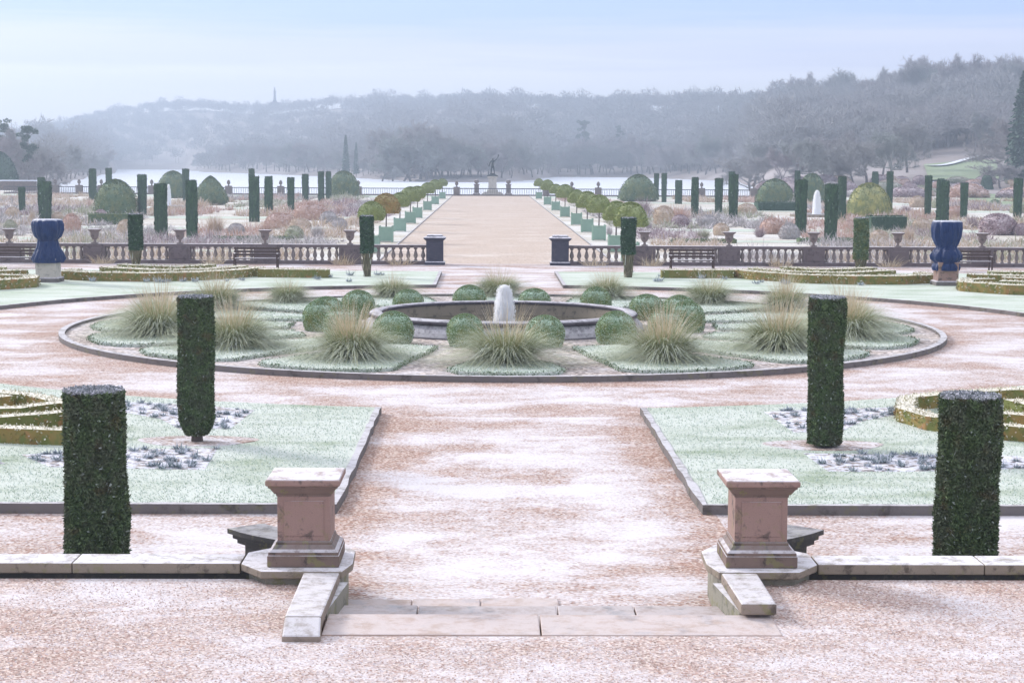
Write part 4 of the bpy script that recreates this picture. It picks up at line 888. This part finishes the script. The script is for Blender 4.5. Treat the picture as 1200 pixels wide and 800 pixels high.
a = at(-20, 222, LZ); c_ = at(42, 222, LZ)
w = thing('garden_wall', 'long dark brick wall with frosted top at far left by the trees', 'wall', (0, 0, 0))
wy = 335; x0 = a.x*wy/a.y; x1 = c_.x*wy/c_.y
MB().box(x0-20, x1, wy, wy+.5, LZ, LZ+1.7).build('wall', M['basestone'], w); MB().box(x0-20, x1+.1, wy-.1, wy+.6, LZ+1.701, LZ+1.95).build('coping', M['ice'], w)

# ------------------------------------------------------------------ terrain, lake, hills
U = np.array([-400, 0, 55, 75, 100, 128, 140, 222, 240, 400, 500, 580, 627, 645, 740, 870, 888, 900, 1000, 1100, 1200, 1600.])
D2 = np.array([330, 330, 330, 500, 640, 900, 1500, 1500, 1150, 770, 600, 600, 700, 880, 860, 665, 420, 345, 345, 345, 345, 345.])
RU = np.array([-400, 0, 60, 130, 180, 240, 320, 400, 500, 560, 700, 800, 900, 967, 1017, 1060, 1123, 1200, 1600.])
RY = np.array([165, 160, 146, 128, 120, 118, 122, 114, 113, 110, 114, 112, 103, 88, 85, 74, 64, 64, 64.])
RD = np.array([2100, 2100, 2100, 2100, 2100, 2000, 1800, 1700, 1600, 1500, 1400, 1250, 1000, 850, 800, 760, 720, 700, 700.])
def height(X, Y):
    X = np.asarray(X, float); Y = np.asarray(Y, float)
    u = 572+FPX*(X-CX)/Y; d2 = np.interp(u, U, D2); rd = np.interp(u, RU, RD); ry = np.interp(u, RU, RY); hz = 192-(572-u)*.0051
    zr = (hz-ry)*rd/FPX+H-np.interp(u, [820, 960], [11, 18])
    z0 = np.where(u > 888, -.9, -.9)
    t = np.clip((Y-d2)/(rd-d2), 0, 1); z = z0+(zr-z0)*(t**1.15)
    z = z+np.where(t > .02, 2.0*np.sin(X*.013+1)*np.sin(Y*.011), 0)*np.clip(t*4, 0, 1)
    shore = np.clip((Y-d2)/8, -1, 0); z = np.where(Y < d2, -.9+shore*2.6, z)
    return np.where(Y > rd, zr-(Y-rd)*.02, z)
us = np.linspace(-520, 1720, 150); ds = np.concatenate([np.linspace(306, 1000, 120), np.linspace(1010, 2500, 90)])
UU, DD = np.meshgrid(us, ds); XX = CX+(UU-572)/FPX*DD; ZZ = height(XX, DD)
UU = None; nr, nc = XX.shape; V = np.stack([XX.ravel(), DD.ravel(), ZZ.ravel()], 1)
i, j = np.meshgrid(np.arange(nr-1), np.arange(nc-1), indexing='ij'); q = (i*nc+j).ravel()
MB().add(V, np.stack([q, q+1, q+nc+1, q+nc], 1), 0, True).build('hills', M['hill'], kind='structure')
MB().prism([(-1100, 306.2), (500, 306.2), (500, 2600), (-1100, 2600)], -1.75, -1.6).build('lake', M['ice'], kind='structure')
MB().prism([(-1590, -50), (1590, -50), (1590, 2610), (-1590, 2610)], -6.2, -6).build('ground', M['hill'], kind='structure')
# green clearing on the right slope
g = []; 
us = np.linspace(1078, 1162, 16); dd = np.linspace(392, 450, 14); U2, D_ = np.meshgrid(us, dd); U2 = U2+8*np.sin(D_*.02)
X_ = CX+(U2-572)/FPX*D_; Z_ = height(X_, D_)+.35; nr, nc = X_.shape
i, j = np.meshgrid(np.arange(nr-1), np.arange(nc-1), indexing='ij'); q = (i*nc+j).ravel()
MB().add(np.stack([X_.ravel(), D_.ravel(), Z_.ravel()], 1), np.stack([q, q+1, q+nc+1, q+nc], 1), 0, True).build('meadow', M['meadow'], kind='structure')
us = np.linspace(1130, 1215, 12); dd = np.linspace(250, 352, 8); U2, D_ = np.meshgrid(us, dd); X_ = CX+(U2-572)/FPX*D_; Z_ = 0*X_+LZ+.03; nr, nc = X_.shape
i, j = np.meshgrid(np.arange(nr-1), np.arange(nc-1), indexing='ij'); q = (i*nc+j).ravel()
MB().add(np.stack([X_.ravel(), D_.ravel(), Z_.ravel()], 1), np.stack([q, q+1, q+nc+1, q+nc], 1), 0, True).build('meadow', M['meadow'], kind='structure')
for (ua, ub, d_) in ((1085, 1160, 452), (1070, 1105, 392), (905, 1010, 352)):
    pts = [(CX+(u-572)/FPX*(d_+(12*math.sin(u*.05))), d_+12*math.sin(u*.05)) for u in np.linspace(ua, ub, 12)]
    m = MB(); V = []
    for (x, y) in pts: z = float(height(x, y))+.55; V += [(x, y-3, z), (x, y+3, z+.1)]
    m.add(V, [(2*k, 2*k+2, 2*k+3, 2*k+1) for k in range(11)]); m.build('frosty_track', M['ice'], kind='structure')

rr = random.Random(31)
for k in range(46):
    u = rr.uniform(892, 1205); D = rr.uniform(300, 392); x = CX+(u-572)/FPX*D; z = float(height(x, D)) if D > 345 else LZ; kk = rr.choice(['mauve', 'pink', 'tan', 'mauve', 'grey', 'olive'])
    wd = {'pink': 'pinkish', 'tan': 'straw-coloured', 'mauve': 'mauve-brown', 'olive': 'olive-green', 'grey': 'frosty grey'}[kk]; w_ = rr.uniform(1.5, 4)
    o = thing('dried_shrub', f'{wd} leafless shrub on the bank between lower garden and right-hand slope', 'shrub', (x, D, z), rr.uniform(0, 6), f'{wd} shrubs on the right-hand bank', (w_, w_*.8, rr.uniform(1.0, 2.6))); part('foliage', dm_[kk], o)
# ------------------------------------------------------------------ trees
def bare_tree(seed, Hh=16., spread=1.0, twigs=15, upright=.5):
    rng = random.Random(seed); tr = MB(); cr_ = MB(); tw = []
    def rv(): return np.array([rng.gauss(0, 1), rng.gauss(0, 1), rng.gauss(0, 1)])
    def br(p, d, L, r, lv):
        n = 3; q = p
        for k in range(n):
            d = d+rv()*.13+np.array([0, 0, .05*upright]); d /= np.linalg.norm(d); e = q+d*L/n
            (tr if lv == 0 else cr_).tube(q, e, r*(1-.4*k/n), r*(1-.4*(k+1)/n), 6 if lv == 0 else (4 if lv < 2 else 3)); q = e
            if lv >= 1:
                for _ in range(twigs//3 if lv < 3 else int(twigs*.7)):
                    a = d*.5+rv()*.55+np.array([0, 0, .15]); a /= np.linalg.norm(a); tl = Hh*rng.uniform(.035, .085); s_ = np.cross(a, rv()); s_ /= np.linalg.norm(s_)+1e-9; w_ = Hh*.0024
                    b0 = q-d*L/n*rng.random(); tw.append([b0-s_*w_, b0+s_*w_, b0+a*tl])
        if lv < 4:
            kk = [6, 4, 3, 3][lv]
            for c_ in range(kk):
                a = d*(.75 if lv else .5)+rv()*(.55 if lv else .55)*spread+np.array([0, 0, .12+.2*upright]); a /= np.linalg.norm(a)
                if a[2] < -.15: a[2] = -.1
                br(q-d*L*rng.uniform(0, .45), a, L*rng.uniform(.58, .80) if lv else Hh*rng.uniform(.22, .30), r*.52, lv+1)
    br(np.zeros(3), np.array([0, 0, 1.]), Hh*.26, Hh*.020, 0)
    if tw: cr_.tris(np.array(tw))
    return tr.mesh('trunk', M['bark']), cr_.mesh('crown', M['twig'])
T = [bare_tree(1, 16, 1.0), bare_tree(2, 16, .8, upright=.8), bare_tree(3, 16, 1.2), bare_tree(4, 16, 1.0, upright=.7), bare_tree(5, 16, .65, upright=1.0)]
def conifer(seed, Hh=16., R=3.2):
    rn = np.random.default_rng(seed); tr = MB().tube((0, 0, 0), (0, 0, Hh*.95), Hh*.018, .05, 6); n = 5200; t = rn.random(n)**.8; a = rn.uniform(0, 6.28, n)
    lay = (t*17) % 1; r = R*(1-t)**.75*(.35+.75*(1-lay))*np.sqrt(rn.uniform(.05, 1, n)); P = np.stack([r*np.cos(a), r*np.sin(a), Hh*(.08+.92*t)-r*.18], 1)
    V, F = leaves(P, np.stack([np.cos(a), np.sin(a), -.2+0*a], 1), rn, .75, .35, .8, -.1, .5); return tr.mesh('trunk', M['bark']), MB().add(V, F).mesh('crown', M['yewfar'])
CF = [conifer(8), conifer(9, 16, 2.2)]
def pine(seed, Hh=16.):
    rn = np.random.default_rng(seed); rr = random.Random(seed); tr = MB().tube((0, 0, 0), (.4, 0, Hh*.9), .32, .12, 7); m = MB()
    for k in range(26):
        z = Hh*(.45+.55*rr.random()); a = rr.uniform(0, 6.28); r = rr.uniform(.5, 4.2)*(1-.5*(z/Hh-.45)); c_ = np.array([r*math.cos(a), r*math.sin(a), z]); tr.tube((.3, 0, z-1.4), c_, .1, .04, 4)
        q = 170; d = rn.normal(size=(q, 3)); d /= np.linalg.norm(d, axis=1)[:, None]; P = c_+d*np.array([1.5, 1.5, .6])*rn.uniform(.6, 1, (q, 1)); V, F = leaves(P, d, rn, .5, .2, .6, .2, .6); m.add(V, F)
    return tr.mesh('trunk', M['bark']), m.mesh('crown', M['yewfar'])
PN = [pine(15), pine(16)]
def plant(tp, u, D, Hh, name, lab, cat, group, rz, w=1.0, z=None, base=16.):
    x = CX+(u-572)/FPX*D; zz = float(height(x, D)) if z is None else z; s_ = Hh/base
    o = thing(name, lab, cat, (x, D, zz-.1), rz, group, (s_*w, s_*w, s_)); part('trunk', tp[0], o); part('crown', tp[1], o); return o
rng = random.Random(8)
TOPY = ([-40, 0, 40, 60, 90, 125, 240, 300, 380, 400, 440, 460, 505, 530, 600, 640, 700, 760, 850, 890, 950, 1000, 1060, 1110, 1160, 1200, 1260], [150, 140, 150, 165, 185, 185, 165, 160, 156, 158, 165, 135, 133, 150, 152, 156, 150, 152, 146, 135, 125, 120, 110, 100, 100, 98, 98])
nT = 0
for u in np.arange(-30, 62, 5.):                                         # near-left wood
    D = rng.uniform(345, 450); ty = np.interp(u, *TOPY)+rng.uniform(-3, 22); x = CX+(u-572)/FPX*D; z = float(height(x, D)); hh = (hor(u)-ty)*D/FPX+H-z
    plant(T[rng.randrange(5)], u+rng.uniform(-2, 2), D, max(7, hh), 'bare_tree', 'bare grey winter tree in the small wood behind the far left garden wall', 'tree', 'bare trees at the far left', rng.uniform(0, 6))
for u in np.arange(66, 132, 5.):
    D = float(np.interp(u, U, D2))+rng.uniform(5, 60); plant(T[rng.randrange(5)], u, D, rng.uniform(8, 13), 'bare_tree', 'small misty bare tree on the lake shore left of the open ice', 'tree', 'misty trees on the left lake shore', rng.uniform(0, 6), 1.3)
for u in np.arange(232, 884, 5.2):                                        # far shore
    for row in range(2 if (int(u) % 3) else 1):
        uu = u+rng.uniform(-3, 3); D = float(np.interp(uu, U, D2))+rng.uniform(6, 40)+row*60; x = CX+(uu-572)/FPX*D; z = float(height(x, D)); ty = np.interp(uu, *TOPY)+rng.uniform(-2, 26)
        hh = (hor(uu)-ty)*D/FPX+H-z; hh = min(max(hh, 9), 29)
        plant(T[rng.randrange(5)], uu, D, hh, 'bare_tree', 'blue-grey misty bare tree in the wood along the far lake shore', 'tree', 'bare trees along the far lake shore', rng.uniform(0, 6), 1.05)
for k in range(64):                                                     # right-hand slope
    u = 880+k*5.6+rng.uniform(-3, 3)
    for row, dd_ in enumerate((rng.uniform(365, 430), rng.uniform(470, 620))):
        if row == 0 and k % 3: continue
        if 1062 < u < 1178 and dd_ < 455: dd_ = rng.uniform(460, 520)
        x = CX+(u-572)/FPX*dd_; z = float(height(x, dd_)); ty = np.interp(u, *TOPY)+rng.uniform(0, 35)+(12 if row == 0 else 0)
        hh = min(max((hor(u)-ty)*dd_/FPX+H-z, 8), 24)
        plant(T[rng.randrange(5)], u, dd_, hh, 'bare_tree', 'bare spreading winter tree on the misty wooded slope at the right', 'tree', 'bare trees on the right-hand slope', rng.uniform(0, 6), 1.1)
plant(CF[0], 1197, 372, 24, 'conifer', 'tall dark conifer standing at the right edge of the photo', 'tree', None, 1, 1.0)
plant(T[2], 1172, 365, 8, 'bare_tree', 'low spreading frosted tree by the clearing at the far right', 'tree', None, 1, 1.6)
plant(CF[1], 406, 700, 19, 'conifer', 'slim dark conifer on the far lake shore left of the avenue', 'tree', None, 0, .8)
plant(CF[1], 418, 740, 14, 'conifer', 'smaller dark conifer beside the slim one on far shore', 'tree', None, 2, .8)
plant(PN[0], 683, 1000, 22, 'pine_tree', 'tall dark pine rising above the far wood right of the avenue', 'tree', None, 0, .7)
plant(PN[1], 725, 1010, 18, 'pine_tree', 'second dark pine head above the far wood, right of the tallest', 'tree', None, 0, .6)
plant(PN[1], 12, 430, 14.5, 'pine_tree', 'dark ragged pine towering over the wood at the far left', 'tree', None, 0, .8)
plant(PN[0], 38, 360, 12, 'pine_tree', 'lower dark pine leaning beside the ragged one at far left', 'tree', None, 2, .7)
p = at(2, 214, LZ); o = thing('evergreen_bush', 'big rounded dark green evergreen bush at the left edge of the photo', 'bush', (CX+(2-572)/FPX*342, 342, -1), 0, None, (4.2, 4, 7.4)); part('foliage', dome_mesh('foliage', 1, 1, 3000, .06, .04, 390, M['yewfar'], 1.8, under=.1, lump=.08), o)

for u in np.arange(890, 1240, 6.0):
    uu = u+rng.uniform(-3, 3); D = float(np.interp(uu, RU, RD))*rng.uniform(.93, 1.02); plant(T[rng.randrange(5)], uu, D, rng.uniform(15, 25), 'bare_tree', 'hazy bare tree with open branches on the skyline of right-hand ridge', 'tree', 'skyline trees of the right-hand ridge', rng.uniform(0, 6), 1.1)
for i, u in enumerate((448, 461, 472, 484, 493, 505, 517, 540, 552)):
    plant(T[[2, 0, 4, 1, 3][i % 5]], u, 612+6*(i % 3), [17, 19, 21, 23, 24, 22, 18, 16, 17][i], 'bare_tree', 'tall grey tree in the darker clump on the far shore left of the statue', 'tree', 'darker tree clump left of the statue', i*1.1, 1.25)
# far woodland on the hillsides as one mass
rn = np.random.default_rng(44)
def blob_tree(seed, n=170, w_=.016, ll=(.10, .22)):
    r_ = np.random.default_rng(seed); d = r_.normal(size=(n, 3)); d[:, 2] = np.abs(d[:, 2])*.9; d /= np.linalg.norm(d, axis=1)[:, None]
    P = d*np.array([.42, .42, .52])*r_.uniform(.25, 1, (n, 1))**.6+np.array([0, 0, .45]); a = d*.7+r_.normal(size=(n, 3))*.45+np.array([0, 0, .3]); a /= np.linalg.norm(a, axis=1)[:, None]
    s_ = np.cross(a, r_.normal(size=(n, 3))); s_ /= np.linalg.norm(s_, axis=1)[:, None]; L = r_.uniform(*ll, (n, 1))
    T_ = np.stack([P-s_*w_-a*L*.4, P+s_*w_-a*L*.4, P+a*L*.6], 1)
    tk = np.array([[[-.015, 0, 0], [.015, 0, 0], [0, 0, .7]], [[0, -.015, 0], [0, .015, 0], [0, 0, .7]]]); return np.concatenate([T_, tk])
TB = [blob_tree(i) for i in range(6)]; TN = [blob_tree(i+9, 620, .006, (.10, .20)) for i in range(4)]
n = 3400; u = rn.uniform(-60, 1260, n); rd = np.interp(u, RU, RD); d2 = np.interp(u, U, D2)+25; d2 = np.where(u > 880, 480, d2); d2 = np.where(u < 60, 900, d2)
q = rn.random(n)**.9; q[:700] = rn.uniform(.93, 1.03, 700); D = d2+(rd-d2)*q; X = CX+(u-572)/FPX*D; Z = height(X, D)
keep = ~((u > 1058) & (u < 1182) & (D > 380) & (D < 470)) & ~((np.abs(u-352) < 60) & (q > .74) & (q < .97) & (rn.random(n) < .7)); allT = []
for k in np.where(keep)[0]:
    s_ = rn.uniform(9, 15)*(1.35 if rn.random() < .1 else 1); 
    if u[k] > 950: s_ *= .95
    a = rn.uniform(0, 6.28); c_, s2 = math.cos(a), math.sin(a); B = (TN[k % 4] if D[k] < 900 else TB[k % 6])*np.array([s_*1.15, s_*1.15, s_]); B = np.stack([B[..., 0]*c_-B[..., 1]*s2, B[..., 0]*s2+B[..., 1]*c_, B[..., 2]], -1)+np.array([X[k], D[k], Z[k]-.3]); allT.append(B)
MB().tris(np.concatenate(allT)).build('woodland', M['twigfar'], kind='stuff', label='distant misty bare woodland covering the hillsides', cat='woodland')

# hilltop monument
um, dm = 324, 1790; x = CX+(um-572)/FPX*dm; z = (hor(um)-122)*dm/FPX+H
o = thing('monument', 'tall pale hilltop column monument on the skyline at left', 'monument', (x, dm, z-5))
MB().sq([(5.5, 0), (5.0, 5), (4.0, 6)]).build('base', M['monument'], o); MB().sq([(2.0, 6), (1.9, 7.5), (1.3, 8), (.9, 16), (1.4, 16.3), (1.4, 17)]).build('column', M['monument'], o)
MB().lathe([(.7, 17), (.8, 18), (.7, 19.5), (.35, 20.1), (.4, 20.6), (.1, 21.2)], 8).build('figure', M['monument'], o)

# ------------------------------------------------------------------ haze
hm = bpy.data.materials.new('haze'); hm.use_nodes = True; ht = hm.node_tree; ht.nodes.clear(); ho = ht.nodes.new('ShaderNodeOutputMaterial'); hv = ht.nodes.new('ShaderNodeVolumePrincipled')
hv.inputs['Color'].default_value = (.68, .81, 1.0, 1); hv.inputs['Density'].default_value = HAZE; hv.inputs['Anisotropy'].default_value = .35; ht.links.new(hv.outputs[0], ho.inputs['Volume'])
MB().box(-1600, 1600, -60, 2620, -8, 112).build('haze', hm, kind='stuff', label='cold pale blue morning haze over the valley', cat='haze')
